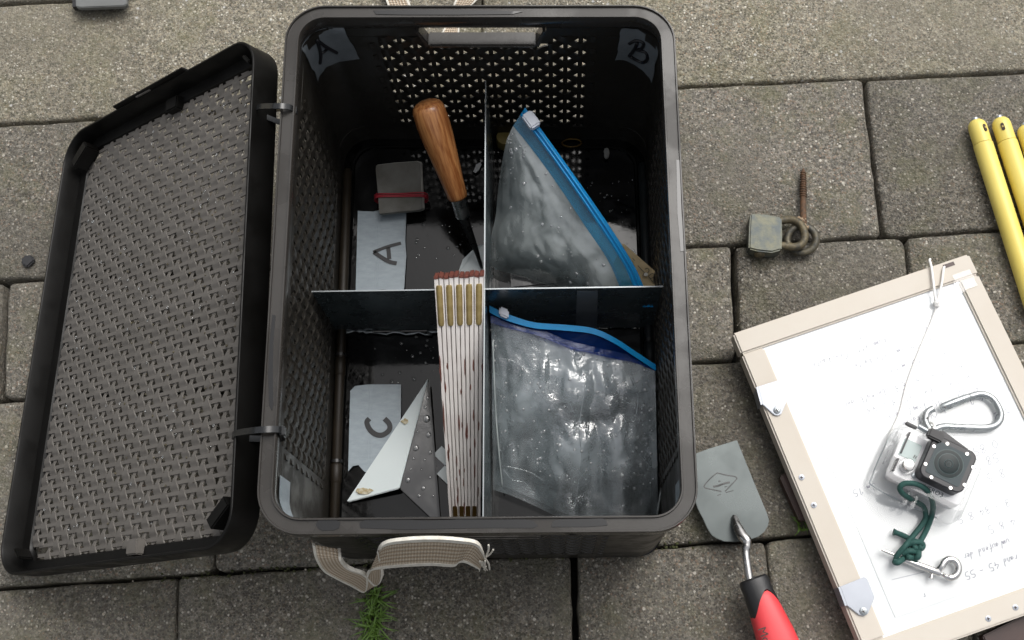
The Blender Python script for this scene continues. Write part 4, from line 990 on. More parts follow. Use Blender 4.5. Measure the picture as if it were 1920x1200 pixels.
obj('water_drops', join(*dr), M['dropm'], box, smooth=True, kind='stuff')

# ------------------------------------------------------------------ trowel with red handle
bt = thing('margin_trowel', un(1380, 930, 0), 'steel blade trowel with red and black handle lying beside the box', 'trowel')
zb = 0.0150
bpx = [(1382, 825), (1410, 895), (1438, 962), (1442, 975), (1440, 986), (1433, 997), (1422, 1006), (1405, 1012), (1380, 1016), (1358, 1015), (1345, 1010), (1335, 1004), (1327, 992), (1318, 972), (1309, 955), (1300, 930), (1278, 860), (1330, 841)]
obj('blade', prism([un(x, y, zb) for x, y in bpx], V3(0, 0, -0.0014)), M['blade'], bt, bevel=0.0004)
zz = zb + 0.0001
K = lambda x, y: un(1310 + x / 17.14, 870 + y / 17.14, zz)
dia = [K(*p) for p in ((180, 690), (350, 490), (560, 310), (620, 295), (900, 360), (1150, 400), (1225, 450), (1200, 510), (1020, 700), (850, 880))]
obj('stamped_mark', join(stroke(dia, 0.0009, (0, 0, 1), 0.0), stroke([K(180, 690), K(180, 740), K(230, 775), K(480, 830), K(730, 880)], 0.0009, (0, 0, 1), 0.0),
    stroke([K(470, 730), K(620, 700), K(760, 650), K(880, 610), K(1000, 590)], 0.0016, (0, 0, 1)), stroke([K(640, 555), K(700, 550)], 0.0012, (0, 0, 1)),
    stroke([K(870, 920), K(1120, 850)], 0.0006, (0, 0, 1)), stroke([K(600, 1010), K(710, 970)], 0.0006, (0, 0, 1)), stroke([K(830, 740), K(920, 715)], 0.0005, (0, 0, 1))), M['darksteel'], bt)
nk = spline(ZS([(1377, 968, .0155), (1382, 985, .021), (1391, 1003, .026), (1400, 1015, .028), (1398, 1035, .028), (1401, 1060, .028), (1406, 1090, .028)]), 5)
nr = [0.0022 + (0.0022 if i < 16 else 0.0016) * math.sin(min(1, i / 8) * math.pi / 2) - (0.0006 if i > 18 else 0) for i in range(len(nk))]
obj('neck', tube(nk, nr, 14), M['steel'], bt, smooth=True)
ha, hb = un(1412, 1086, .028), un(1475, 1245, .028)
hd = nrm(hb - ha); hs_ = nrm(np.cross(hd, (0, 0, 1))); hl = np.linalg.norm(hb - ha)
def hring(s, w_, h_, p=2.6, n=28):
    c = ha + hd * s; out = []
    for k in range(n):
        q = 2 * math.pi * k / n; cx, sx = math.cos(q), math.sin(q)
        out.append(c + hs_ * w_ * math.copysign(abs(cx) ** (2 / p), cx) + V3(0, 0, 1) * h_ * math.copysign(abs(sx) ** (2 / p), sx))
    return out
obj('handle', rings([hring(s, a, b, p) for s, a, b, p in ((0.006, .0100, .0085, 2.2), (0.016, .0120, .0108, 2.4), (0.03, .0135, .0125, 2.6), (0.045, .0152, .0135, 2.8), (0.06, .0160, .0138, 2.8), (0.085, .0162, .0138, 2.8), (0.11, .0150, .0130, 2.6), (0.120, .0110, .009, 2.2))]), M['grip'], bt, smooth=True)
col = []
for s, a, b in ((-0.001, .0105, .0080), (0.0005, .0118, .0100), (0.004, .0122, .0108), (0.009, .0118, .0106)):
    col.append(hring(s, a, b, 2.4))
n_ = 28
last = []
for k in range(n_):
    q = 2 * math.pi * k / n_; cx, sx = math.cos(q), math.sin(q)
    tongue = 0.010 + 0.022 * max(0.0, abs(math.cos(q - 0.35))) ** 1.5 * (0.9 if math.cos(q - 0.35) > 0 else 0.85)
    i_ = tongue; a = 0.0104 + 0.0026 * min(1, i_ / 0.03); b = 0.0092 + 0.0032 * min(1, i_ / .03)
    c = ha + hd * i_
    last.append(c + hs_ * a * math.copysign(abs(cx) ** (2 / 2.5), cx) * 1.035 + V3(0, 0, 1) * b * math.copysign(abs(sx) ** (2 / 2.5), sx) * 1.04)
inner_ = [p + nrm(ha + hd * 0.02 - p) * 0.0012 for p in last]
obj('collar', rings(col + [last, inner_]), M['black'], bt, smooth='auto')
mo = un(1432, 1186, .0418)
obj('printed_letters', text_vf('Mc', 0.0095, un(1432, 1190, .0432), hd, -hs_ if np.cross(hd, -hs_)[2] > 0 else hs_), M['seam'], bt)

# ------------------------------------------------------------------ padlock and eye screw
pl = thing('padlock', un(1435, 440, 0), 'weathered grey padlock hooked on a rusty eye screw', 'padlock')
pb = [(1407, 400), (1436, 401), (1466, 407), (1467, 440), (1466, 468), (1448, 473), (1420, 470), (1404, 466), (1405, 430)]
obj('body', prism([un(x, y, 0.0165) for x, y in pb], V3(0, 0, -0.0155)), M['padlock'], pl, bevel=0.0014, smooth='auto')
obj('keyway_cap', disc(un(1424, 473, 0.0085), (0, -1, 0.2), 0.0050, 0.0035, 16, 0.001), M['shackle'], pl, smooth='auto')
obj('shackle', tube(spline(ZS([(1462, 414, .008), (1482, 412, .009), (1500, 420, .0115), (1509, 440, .0125), (1504, 457, .0125), (1490, 463, .012), (1470, 461, .011), (1462, 461, .011)]), 6), 0.0036, 12), M['shackle'], pl, smooth=True)
es = thing('eye_screw', un(1505, 450, 0), 'rusty eye screw with threaded shank threaded on the padlock', 'screw')
rc = un(1503, 449, .0065); rr_ = np.linalg.norm(un(1503, 449, .0065) - un(1529, 449, .0065))
obj('ring', tube([rc + V3(rr_ * math.cos(q) * 1.02, rr_ * math.sin(q), 0.002 * math.sin(q + 1)) for q in (2 * math.pi * k / 28 for k in range(28))], 0.0034, 12, closed=True), M['ring'], es, smooth=True)
s0, s1_ = un(1506, 425, .008), un(1506, 316, .0045)
obj('shank', tube([s0, s0 + (s1_ - s0) * .2, s0 + (s1_ - s0) * .93, s1_], [0.0036, 0.0029, 0.0022, 0.0006], 12), M['rust'], es, smooth='auto')
hx = []; dn_ = nrm(s1_ - s0); sx_ = nrm(np.cross(dn_, (0, 0, 1))); ux_ = np.cross(sx_, dn_)
for k in range(11 * 12):
    f = 0.50 + 0.45 * k / (11 * 12); q = 2 * math.pi * k / 12
    r_ = 0.0030 - 0.0008 * (f - 0.5) * 2
    hx.append(s0 + (s1_ - s0) * f + (sx_ * math.cos(q) + ux_ * math.sin(q)) * r_)
obj('thread', tube(hx, 0.0006, 5), M['rust'], es, smooth=True)
lm = []
rg = random.Random(5)
for k in range(16):
    c = un(1506 + rg.uniform(-9, 9), 418 + rg.uniform(-10, 10), .009 + rg.uniform(0, .003)); lm.append(drop(c, (rg.uniform(-1, 1), rg.uniform(-1, 1), 1), rg.uniform(.001, .0024), .0020, 6))
obj('lime_crust', join(*lm), M['lime'], es, kind='stuff')

# ------------------------------------------------------------------ yellow poles
def pole(a, b, label, slot_off):
    d = nrm(b - a); s = nrm(np.cross((0, 0, 1), d)); r = 0.0087
    t = thing('tent_pole', a * [1, 1, 0], label, 'pole', 'yellow poles lying side by side')
    e = a + d * 0.024
    obj('tube', tube([e, e + d * 0.0008, b], [r * 0.97, r, r], 24, up=(0, 0, 1)), M['yellow'], t, smooth='auto')
    obj('end_piece', tube([a, a + d * 0.001, a + d * 0.003, a + d * 0.0065, a + d * 0.0235], [r * .55, r * .68, r * .86, r * .95, r * .95], 24, up=(0, 0, 1)), M['yellow'], t, smooth='auto')
    obj('tip_bolt', tube([a - d * 0.003, a - d * 0.0025, a + d * 0.001], [0.0022, 0.0032, 0.0034], 12, up=(0, 0, 1)), M['zinc'], t, smooth='auto')
    N = nrm(V3(0, 0, 1) + s * slot_off); c0 = a + d * 0.009 + N * r * 0.93
    P = []
    sN = nrm(np.cross(N, d))
    for k in range(16):
        q = 2 * math.pi * k / 16; P.append(c0 + d * ((0.0042 if math.cos(q) > 0 else -0.0) + 0.0016 * math.cos(q)) + sN * 0.0015 * math.sin(q))
    sl_ = obj('slot', prism(P, N * 0.0007), M['seam'], t)
    obj('pin', obox(c0 + d * 0.0022 + N * 0.0008, d, sN, N, 0.0016, 0.0016, 0.0010), M['brass'], sl_)
pole(un(1829, 227, .0092), un(1945, 590, .0092), 'yellow pole with slotted end, leftmost of the three', 0.35)
pole(un(1874, 223, .0092), un(1995, 590, .0092), 'yellow pole with slotted end, middle of the three', -0.4)
pole(un(1921, 237, .0092), un(2045, 600, .0092), 'yellow pole cut off by the right edge of the picture', 0.2)

# ------------------------------------------------------------------ writing board
ZB = 0.0300
c0, c1 = un(1374, 625, ZB), un(1815, 476, ZB)
ax = nrm(c1 - c0); ay = V3(ax[1], -ax[0], 0)          # ax: along the far edge, ay: towards the viewer
BWd = np.linalg.norm(c1 - c0) + 0.001
pbt = un(1860, 1176, ZB); BHt = np.dot(pbt - c0, ay)
wb = thing('writing_board', (c0 + ax * BWd / 2 + ay * BHt / 2) * [1, 1, 0], 'pale wooden framed white writing board with handwritten sheet lying on paving', 'board')
def BD(a, b, z): return c0 + ax * a + ay * b + V3(0, 0, z - ZB)
def pxbd(px, py, z=ZB):
    d = un(px, py, z) - c0; return np.dot(d, ax), np.dot(d, ay)
FW = 0.0195
fr_th = 0.0165
def bar(a0, a1, b0, b1, z0, z1): return prism([BD(a0, b0, z0), BD(a1, b0, z0), BD(a1, b1, z0), BD(a0, b1, z0)], V3(0, 0, z1 - z0))
fz0, fz1 = 0.0125, ZB
obj('frame_rail', bar(0.0, BWd, 0.0, FW, fz0, fz1), M['mdf'], wb, bevel=0.0016, smooth='auto')
obj('frame_rail', bar(0.0, BWd, BHt - FW, BHt, fz0, fz1), M['mdf'], wb, bevel=0.0016, smooth='auto')
obj('frame_rail', bar(0.0002, FW * 1.05, FW + 0.0002, BHt - FW - 0.0002, fz0, fz1 - 0.0003), M['mdf'], wb, bevel=0.0016, smooth='auto')
obj('frame_rail', bar(BWd - FW * 0.95, BWd - 0.0002, FW + 0.0002, BHt - FW - 0.0002, fz0, fz1 - 0.0003), M['mdf'], wb, bevel=0.0016, smooth='auto')
obj('back_panel', bar(FW * 0.9, BWd - FW * 0.85, FW * 0.9, BHt - FW * 0.9, 0.020, 0.0262), M['board'], wb)
obj('clear_sheet', bar(FW * 1.15, BWd - FW * 1.1, FW * 1.25, BHt - FW * 1.05, 0.0272, 0.0284), M['acrylic'], wb)
# brown feet under the frame
def foot(pxs):
    P = [un(x, y, 0.0122) for x, y in pxs]
    obj('foot', prism(P, V3(0, 0, -0.0118)), M['brown'], wb, bevel=0.001)
foot([(1462, 893), (1476, 885), (1560, 900), (1520, 974), (1500, 977)])
foot([(1842, 1192), (1960, 1135), (1960, 1200), (1880, 1230), (1852, 1212)])
obj('slot', bar(*(lambda a, b: (a - 0.005, a + 0.005, b - 0.0017, b + 0.0017))(*pxbd(1779, 497)), ZB - 0.0002, ZB + 0.0003), M['brown'], wb, bevel=0.0)
ca, cb = pxbd(1815, 524)
obj('corner_clip', bar(ca - 0.012, ca + 0.006, cb - 0.009, cb + 0.009, ZB - 0.0030, ZB + 0.0004), M['housing'], wb, bevel=0.001)
for pts, scp in (([(1421, 725), (1459, 713), (1466, 716), (1478, 745), (1465, 776), (1459, 779), (1452, 778), (1430, 758)], (1457, 769)),
                 ([(1575, 1100), (1620, 1082), (1626, 1085), (1640, 1120), (1628, 1150), (1620, 1155), (1611, 1153), (1588, 1135)], (1619, 1146))):
    pz = ZB + 0.0004
    pt = obj('latch_plate', prism([un(x, y, pz + 0.0014) for x, y in pts], V3(0, 0, -0.0014)), M['latch'], wb, bevel=0.0004)
    e0, e1 = un(*pts[0], pz + 0.0014), un(*pts[-1], pz + 0.0014)
    obj('latch_lip', prism([e0 - ax * 0.0016, e1 - ax * 0.0016 - ay * 0.0, e1 + ax * 0.0002, e0 + ax * 0.0002], V3(0, 0, -0.017)), M['latch'], pt)
    obj('screw', disc(un(*scp, pz + 0.0015), (0, 0, 1), 0.0030, 0.0010, 16), M['zinc'], pt, smooth='auto')
    q = un(*scp, pz + 0.0026)
    obj('screw_cross', join(obox(q, (1, .4, 0), (-.4, 1, 0), (0, 0, 1), 0.0034, 0.0006, 0.0002), obox(q + V3(0, 0, .00005), (-.4, 1, 0), (1, .4, 0), (0, 0, 1), 0.0034, 0.0006, 0.0002)), M['seam'], pt)
for p in ((1503, 895), (1526, 947), (1853, 1160), (1904, 1139)):
    sc = obj('screw', disc(un(*p, ZB), (0, 0, 1), 0.0024, 0.0003, 16), M['latch'], wb, smooth='auto')
    q = un(*p, ZB + 0.0005)
    obj('screw_cross', join(obox(q, (1, .2, 0), (-.2, 1, 0), (0, 0, 1), 0.0026, 0.0006, 0.0002), obox(q + V3(0, 0, .00005), (-.2, 1, 0), (1, .2, 0), (0, 0, 1), 0.0026, 0.0006, 0.0002)), M['seam'], sc)
# the sheet of notes
zp = 0.0265
pa0, pb0 = pxbd(1470, 667, zp); pa1, _ = pxbd(1782, 566, zp); pb1 = pxbd(1690, 1155, zp)[1]
pap = thing('note_sheet', BD((pa0 + pa1) / 2, (pb0 + pb1) / 2, zp), 'white sheet of faint handwritten notes clipped on the writing board', 'paper')
obj('sheet', bar(pa0, pa1, pb0, pb1, zp - 0.0001, zp + 0.0003), M['paper'], pap)
# handwriting: simple pen strokes, upside down to the viewer
GL = {'P': [[(0, 0), (0, 1), (.5, .95), (.55, .6), (0, .5)]], '0': [[(.3, 1), (0, .5), (.3, 0), (.6, .5), (.3, 1)]], '1': [[(0, .7), (.35, 1), (.3, 0)]],
      '2': [[(0, .8), (.3, 1), (.55, .75), (0, 0), (.6, .05)]], '3': [[(0, .9), (.4, 1), (.45, .65), (.15, .52)], [(.15, .52), (.55, .35), (.3, 0), (0, .1)]],
      '4': [[(.4, 1), (0, .4), (.6, .4)], [(.45, .6), (.4, 0)]], '5': [[(.55, 1), (.1, 1), (.05, .6), (.5, .5), (.45, .05), (0, 0)]], '8': [[(.3, .5), (.05, .8), (.3, 1), (.5, .8), (.3, .5), (0, .2), (.3, 0), (.55, .25), (.3, .5)]],
      '9': [[(.5, .8), (.2, 1), (.1, .65), (.5, .7), (.4, 0)]], '-': [[(0, .42), (.5, .46)]], '=': [[(0, .3), (.5, .3)], [(0, .55), (.5, .55)]], '/': [[(0, 0), (.45, 1)]], '.': [[(0, 0), (.06, .05)]],
      'E': [[(.5, 1), (0, .95), (0, 0), (.5, .05)], [(0, .5), (.4, .5)]], 'O': [[(.3, 1), (0, .5), (.3, 0), (.65, .5), (.3, 1)]], 'V': [[(0, 1), (.3, 0), (.6, 1)]], 'S': [[(.5, .9), (.2, 1), (.1, .7), (.5, .35), (.3, 0), (0, .1)]],
      'h': [[(0, 0), (.1, 1)], [(.03, .3), (.25, .5), (.35, 0)]], 'k': [[(0, 0), (.1, 1)], [(.35, .5), (.04, .25), (.4, 0)]], 'o': [[(.2, .5), (0, .25), (.2, 0), (.38, .25), (.2, .5)]], 'm': [[(0, 0), (.05, .5), (.15, .05), (.25, .5), (.32, .05), (.42, .5), (.5, 0)]],
      'p': [[(0, -.4), (.08, .5), (.35, .4), (.05, .05)]], 'l': [[(0, 0), (.12, 1), (.2, .9)]], 'e': [[(0, .25), (.3, .35), (.15, .5), (.02, .2), (.3, .02)]], 't': [[(.1, .9), (.08, 0)], [(0, .6), (.25, .62)]], 'b': [[(0, 1), (.02, 0), (.3, .2), (.05, .45)]],
      'r': [[(0, 0), (.05, .5), (.25, .45)]], 'a': [[(.3, .45), (0, .25), (.2, 0), (.3, .45), (.36, 0)]], 'n': [[(0, 0), (.04, .5), (.25, .45), (.3, 0)]], 'c': [[(.3, .45), (0, .25), (.3, 0)]], 'd': [[(.3, .4), (0, .2), (.28, .05), (.4, 1)]], 'f': [[(.3, 1), (.1, .7), (.05, -.3)], [(0, .5), (.3, .5)]], 'g': [[(.3, .45), (0, .25), (.3, .1), (.25, -.4), (0, -.3)]], 'u': [[(0, .5), (.05, .02), (.3, .1), (.32, .5)]], 's': [[(.25, .48), (.02, .4), (.25, .12), (0, 0)]], 'i': [[(0, .5), (.04, 0)]], 'w': [[(0, .5), (.12, 0), (.25, .4), (.38, 0), (.5, .5)]]}
rgw = random.Random(33)
def write(line, px, py, size, k=1.0, to=None):
    O = un(px, py, zp + 0.0004); rx = -ax; ry = ay
    x = 0.0; parts = []
    for ch in line:
        if ch == ' ': x += size * 0.75; continue
        for st_ in GL.get(ch, []):
            pts = [O + rx * (x + (u + 0.12 * v) * size * k + rgw.uniform(-.03, .03) * size) + ry * ((v + rgw.uniform(-.04, .04)) * size - 0.0) for u, v in st_]
            parts.append(stroke(pts, 0.00046, (0, 0, 1), 0.0, 3))
        x += size * (0.85 if ch.isupper() or ch.isdigit() else 0.55)
    obj('pen_line', join(*parts), M['pen'], pap)
write('P', 1763, 592, .0062); write('32 - 35 komplett. Oberkante', 1738, 607, .0062)
write('V = 2', 1644, 622, .0050)
write('P 31 - 5 cm Unterkante', 1778, 622, .0060); write('P 30 - 35 m EE', 1792, 648, .0060)
write('P 29 - 23  E3 oberhalb der', 1800, 680, .0060); write('P 28 - 33  35 3 / 43', 1815, 700, .0060)
write('P 22 - 95 kompl. bis', 1830, 722, .0060); write('4 1   mit Oberkante', 1842, 738, .0060)
write('E 2 L', 1890, 766, .0060); write('60 85 L', 1880, 820, .0070); write('58 2 7', 1868, 850, .0070); write('8 5', 1880, 878, .0070)
write('3m 15', 1640, 905, .0055); write('3 - 34 8 5', 1890, 935, .0060); write('4 8 5', 1900, 970, .0060)
write('umlaufend der', 1890, 1010, .0055); write('rand 45 - 55', 1905, 1040, .0055); write('r', 1733, 1112, .0050)
obj('rule_line', stroke([un(1672, 1087, zp + .0004), un(1735, 1072, zp + .0004)], .0003, (0, 0, 1)), M['pen'], pap)

# string tied at the far corner
sg = spline(ZS([(1771, 500, ZB - .001), (1769, 506, ZB + .0015), (1765, 535, ZB + .002), (1757, 566, ZB + .0020), (1754, 562, ZB + .004), (1750, 530, ZB + .003), (1746, 500, ZB + .002), (1743, 489, ZB - .001), (1744, 486, ZB - .008)]), 6)
sr = thing('string', un(1757, 566, ZB), 'thin white string looped through the board corner and running to the camera', 'string')
obj('loop', tube(sg, 0.0011, 8), M['cord'], sr, smooth=True)
obj('knot', tube(spline([un(1757 + 5 * math.cos(q), 570 + 5 * math.sin(q), ZB + .002 + .0015 * math.sin(2 * q)) for q in (2 * math.pi * k / 9 for k in range(9))], 4, True), 0.0013, 8, closed=True), M['cord'], sr, smooth=True)
obj('tail', tube(spline(ZS([(1757, 572, ZB + .002), (1745, 605, .0291), (1722, 660, .0291), (1700, 720, .0291), (1686, 775, .0291), (1668, 815, ZB + .002), (1655, 850, ZB + .002)]), 6), 0.0007, 8), M['cord'], sr, smooth=True)

# ------------------------------------------------------------------ action camera
zc0 = 0.0290
cm = thing('action_camera', un(1735, 880, zc0), 'silver action camera in clear waterproof case with black lens port', 'camera')
zf = 0.058
ca_ = un(1668, 884, zf); cbp = un(1775, 936, zf)
cx = nrm(cbp - ca_); cy = V3(-cx[1], cx[0], 0)
bo = un(1672, 884, zf)                           # lower left corner of the camera face
def CM(a, b, z): return bo + cx * a + cy * b + V3(0, 0, z - zf)
def cmrr(a0, a1, b0, b1, r, z, n=6):
    return [CM((a0 + a1) / 2 + x, (b0 + b1) / 2 + y, z) for x, y in rrect((a1 - a0) / 2, (b1 - b0) / 2, r, n)]
def pxcm(px, py, z=zf): d = un(px, py, z) - bo; return np.dot(d, cx), np.dot(d, cy)
W_, H_ = 0.0575, 0.0365
obj('body', rings([cmrr(0, W_, -0.002, H_, 0.003, zc0 + 0.008), cmrr(0, W_, -0.002, H_, 0.003, zf - 0.001), cmrr(0.0008, W_ - 0.0008, -0.0012, H_ - 0.0008, 0.003, zf)]), M['camgrey'], cm, smooth='auto')
obj('case', rings([cmrr(-0.0085, W_ + 0.0065, -0.0120, H_ + 0.007, 0.007, zc0), cmrr(-0.0095, W_ + 0.0075, -0.0130, H_ + 0.008, 0.008, zc0 + 0.006), cmrr(-0.0090, W_ + 0.007, -0.0125, H_ + 0.0075, 0.008, zc0 + 0.018),
                    cmrr(-0.0060, W_ + 0.0040, -0.0075, H_ + 0.0045, 0.006, zf - 0.002), cmrr(-0.0045, W_ + 0.003, -0.006, H_ + 0.003, 0.005, zf + 0.0012)]), M['housing'], cm, smooth='auto')
for a, b, l in ((-0.0075, 0.004, 0.030), (-0.0055, 0.006, 0.024)):
    obj('case_seam', tube([CM(a, b, zf - 0.006), CM(a, b + l, zf - 0.006)], 0.0007, 6), M['housing'], cm, smooth=True)
obj('seal_line', tube(spline([CM(-0.0088, 0.034, zc0 + 0.008), CM(-0.0088, -0.004, zc0 + .008), CM(-0.002, -0.0125, zc0 + 0.008), CM(0.050, -0.0125, zc0 + .008)], 6), 0.0006, 6), M['zinc'], cm, smooth=True)
obj('dark_side', obox(CM(0.0004, 0.026, zf - 0.002), cy, cx, (0, 0, 1), 0.019, 0.0012, 0.010), M['camblack'], cm)
obj('dark_side', obox(CM(0.0004, 0.006, zf - 0.002), cy, cx, (0, 0, 1), 0.011, 0.0012, 0.010), M['camblack'], cm)
la, lb = pxcm(1706, 846)
sc1 = obj('screen_frame', rings([cmrr(la - .0100, la + .0100, lb - .0098, lb + .0098, .0012, zf + .0002), cmrr(la - .0100, la + .0100, lb - .0098, lb + .0098, .0012, zf + .0008)]), M['camgrey'], cm)
obj('screen', rings([cmrr(la - .0075, la + .0070, lb - .0070, lb + .0080, .0008, zf + .0008), cmrr(la - .0075, la + .0070, lb - .0070, lb + .0080, .0008, zf + .0013)]), M['lcd'], sc1)
obj('screen_digits', join(stroke([CM(la + .0042, lb - .0042, zf + .0014), CM(la + .0046, lb - .0014, zf + .0014)], .0006, (0, 0, 1)), stroke([CM(la + .0056, lb - .0042, zf + .0014), CM(la + .0060, lb - .0018, zf + .0014)], .0006, (0, 0, 1))), M['seam'], sc1)
ba, bb = pxcm(1699, 875)
bt_ = obj('button_well', disc(CM(ba, bb, zf + .0006), (0, 0, 1), .0068, .0040, 24), M['housing'], cm, smooth='auto')
obj('shutter_button', disc(CM(ba, bb, zf + .0040), (0, 0, 1), .0046, .0040, 24, .0004), M['chrome'], bt_, smooth='auto')
obj('button_dot', disc(un(1714, 892, zf), (0, 0, 1), .0022, .0006, 16), M['zinc'], cm, smooth='auto')
# lens port
zl = 0.0725
pc = un(1778, 870, zl); pa, pbb = np.dot(pc - bo, cx), np.dot(pc - bo, cy)
HP = 0.0181
port = obj('lens_port', rings([cmrr(pa - HP, pa + HP, pbb - HP, pbb + HP, .0060, zf + .0004), cmrr(pa - HP, pa + HP, pbb - HP, pbb + HP, .0060, zl - .0008), cmrr(pa - HP + .0008, pa + HP - .0008, pbb - HP + .0008, pbb + HP - .0008, .0056, zl)]), M['camblack'], cm, smooth='auto')
tp = [pxcm(1760, 807, zl), pxcm(1772, 808, zl), pxcm(1818, 842, zl), pxcm(1817, 852, zl), pxcm(1760, 826, zl)]
obj('port_tab', prism([CM(a, b, zl - .0012) for a, b in tp], V3(0, 0, -.008)), M['camblack'], cm, bevel=.0006)
obj('latch_knob', obox(un(1753, 817, zl), cx, cy, (0, 0, 1), .012, .008, .008), M['black'], cm, bevel=.0012, smooth='auto')
obj('latch_bar', obox(un(1708, 798, zf), nrm(un(1724, 805, zf) - un(1704, 795, zf)), cy, (0, 0, 1), .0095, .0026, .004), M['camblack'], cm, bevel=.0006)
obj('latch_bar', tube([un(1722, 799, zf + .003), un(1738, 808, zf + .003)], .0022, 10), M['zinc'], cm, smooth='auto')
HP2 = 0.0138
win = obj('lens_window', rings([cmrr(pa - HP2, pa + HP2, pbb - HP2, pbb + HP2, .0016, zl - .0002), cmrr(pa - HP2, pa + HP2, pbb - HP2, pbb + HP2, .0016, zl + .0004)]), M['lensglass'], port)
for r, m_, h in ((.0118, 'lensring', .0003), (.0110, 'lensdark', .0005), (.0084, 'lensring', .0007), (.0079, 'lensdark', .0009), (.0036, 'lensring', .0011), (.0032, 'lensdark', .0013), (.0016, 'lensring', .0015), (.0012, 'lensdark', .0017)):
    obj('lens_ring', disc(CM(pa, pbb, zl + .0003), (0, 0, 1), r, h, 32), M[m_], port, smooth='auto')
for px, py in ((1751, 837), (1776, 832), (1813, 851), (1824, 876), (1808, 909), (1782, 915), (1746, 895), (1735, 870)):
    obj('screw', disc(un(px, py, zl), (0, 0, 1), .0014, .0006, 12), M['chrome'], port, smooth='auto')
obj('printed_name', text_vf('HERO3', .0052, CM(*pxcm(1750, 921, zf + .0016), zf + .0016), cx, cy, .0003), M['lensring'], cm)
for k in range(2):
    obj('mount_prong', obox(un(1697 + 14 * k, 935 + 7 * k, zc0 + .014), cx, cy, (0, 0, 1), .0030, .0130, .012), M['housing'], cm, bevel=.001)

# carabiner
cb_ = thing('carabiner', un(1805, 775, ZB), 'grey metal snap carabiner resting on the note sheet', 'carabiner')
cpts = [(1742, 803), (1735, 790), (1738, 774), (1750, 766), (1768, 763), (1795, 752), (1817, 744), (1840, 739), (1860, 747), (1873, 766), (1876, 782), (1868, 796), (1848, 802), (1800, 801), (1768, 800), (1752, 805)]
CR = .0029
body_path = spline([un(x, y, ZB + CR) for x, y in cpts[6:] + cpts[:4]], 6)
obj('hook', tube(body_path, CR, 14), M['alu'], cb_, smooth=True)
obj('gate', tube([un(x, y, ZB + CR + .0004) for x, y in ((1764, 764), (1769, 762), (1794, 752), (1813, 745), (1819, 743))], [CR * 0.8, CR * 1.08, CR * 1.08, CR * 1.08, CR * 0.8], 14), M['alu'], cb_, smooth='auto')
obj('rivet', disc(un(1772, 763, ZB + CR * 2), (0, 0, 1), .0010, .0005, 10), M['darksteel'], cb_)
obj('rivet', disc(un(1739, 784, ZB + CR * 2), (0, 0, 1), .0010, .0005, 10), M['darksteel'], cb_)
obj('fixing_cord', tube(spline([un(1746 + 6 * math.cos(q), 799 + 7 * math.sin(q), ZB + CR + .005 * math.sin(q + .8) + .002) for q in (2 * math.pi * k / 8 for k in range(8))], 4, True), .0012, 8, closed=True), M['cord'], sr, smooth=True)

# green cord
R5 = lambda x, y, z: un(1600 + x / 3, 710 + y / 3, z)
gc = thing('green_cord', un(1712, 1020, ZB), 'dark green braided cord looped through the camera mount and knotted', 'cord')
GR = .0022
zc1 = ZB + GR
loop = [R5(235, 1032, zc1 + .001), R5(250, 990, zc1 + .004), R5(292, 940, zc1 + .007), R5(340, 880, zc1 + .003), R5(388, 820, zc1 + .002), R5(408, 775, zc1 + .003), R5(395, 722, zc1 + .007), R5(352, 692, zc1 + .012), R5(303, 664, zc1 + .018),
        R5(272, 640, zc1 + .024), R5(262, 612, zc1 + .028), R5(290, 590, zc1 + .030), R5(350, 592, zc1 + .031), R5(408, 622, zc1 + .028), R5(442, 680, zc1 + .018), R5(448, 740, zc1 + .008), R5(428, 810, zc1 + .002), R5(402, 870, zc1 + .001), R5(374, 918, zc1 + .003)]
obj('loop', tube(spline(loop, 7), GR, 12), M['green'], gc, smooth=True)
obj('tail', tube(spline([R5(370, 925, zc1 + .003), R5(320, 902, zc1 + .001), R5(280, 882, zc1), R5(236, 864, zc1 + .001)], 6), GR, 12), M['green'], gc, smooth=True)
obj('tail_end', tube([R5(240, 866, zc1 + .001), R5(226, 862, zc1 + .001)], [GR, GR * 1.35], 12), M['green'], gc, smooth='auto')
for pts in ([(300, 938), (345, 918), (388, 930), (380, 955), (335, 950)], [(275, 985), (320, 968), (362, 985), (350, 1008), (300, 1002)], [(232, 1030), (250, 1034), (290, 1006), (330, 975), (385, 948)], [(365, 960), (365, 1000), (330, 1016), (290, 1000)]):
    obj('knot_turn', tube(spline([R5(x, y, zc1 + .004 + .003 * math.sin(i * 1.9)) for i, (x, y) in enumerate(pts)], 6), GR * 1.08, 12), M['green'], gc, smooth=True)

# bolt snap
bs = thing('bolt_snap', un(1740, 1060, ZB), 'chrome bolt snap hook tied to the green cord', 'snap hook')
zs = ZB + .0032
obj('swivel_pin', tube([R5(158, 963, zs), R5(180, 970, zs), R5(230, 990, zs), R5(265, 1008, zs)], [.0008, .0014, .0013, .0016], 10), M['chrome'], bs, smooth='auto')
obj('barrel', tube([R5(262, 1006, zs), R5(285, 1018, zs), R5(420, 1068, zs), R5(475, 1090, zs), R5(492, 1097, zs)], [.0016, .0026, .0031, .0031, .0020], 14), M['chrome'], bs, smooth='auto')
hk = [R5(545 + 47 * math.cos(q), 1067 + 52 * math.sin(q), zs) for q in (math.radians(a) for a in range(-165, 131, 12))]
obj('hook', tube([R5(470, 1085, zs)] + hk + [R5(500, 1100, zs)], [.0024] + [.0028] * (len(hk) - 2) + [.0022, .0018, .0016], 12), M['chrome'], bs, smooth=True)
obj('bolt', tube([R5(480, 1090, zs), R5(545, 1122, zs)], .0015, 10), M['chrome'], bs, smooth='auto')
obj('thumb_knob', tube([R5(448, 1086, zs), R5(440, 1112, zs), R5(436, 1124, zs)], [.0010, .0012, .0020], 10), M['chrome'], bs, smooth='auto')

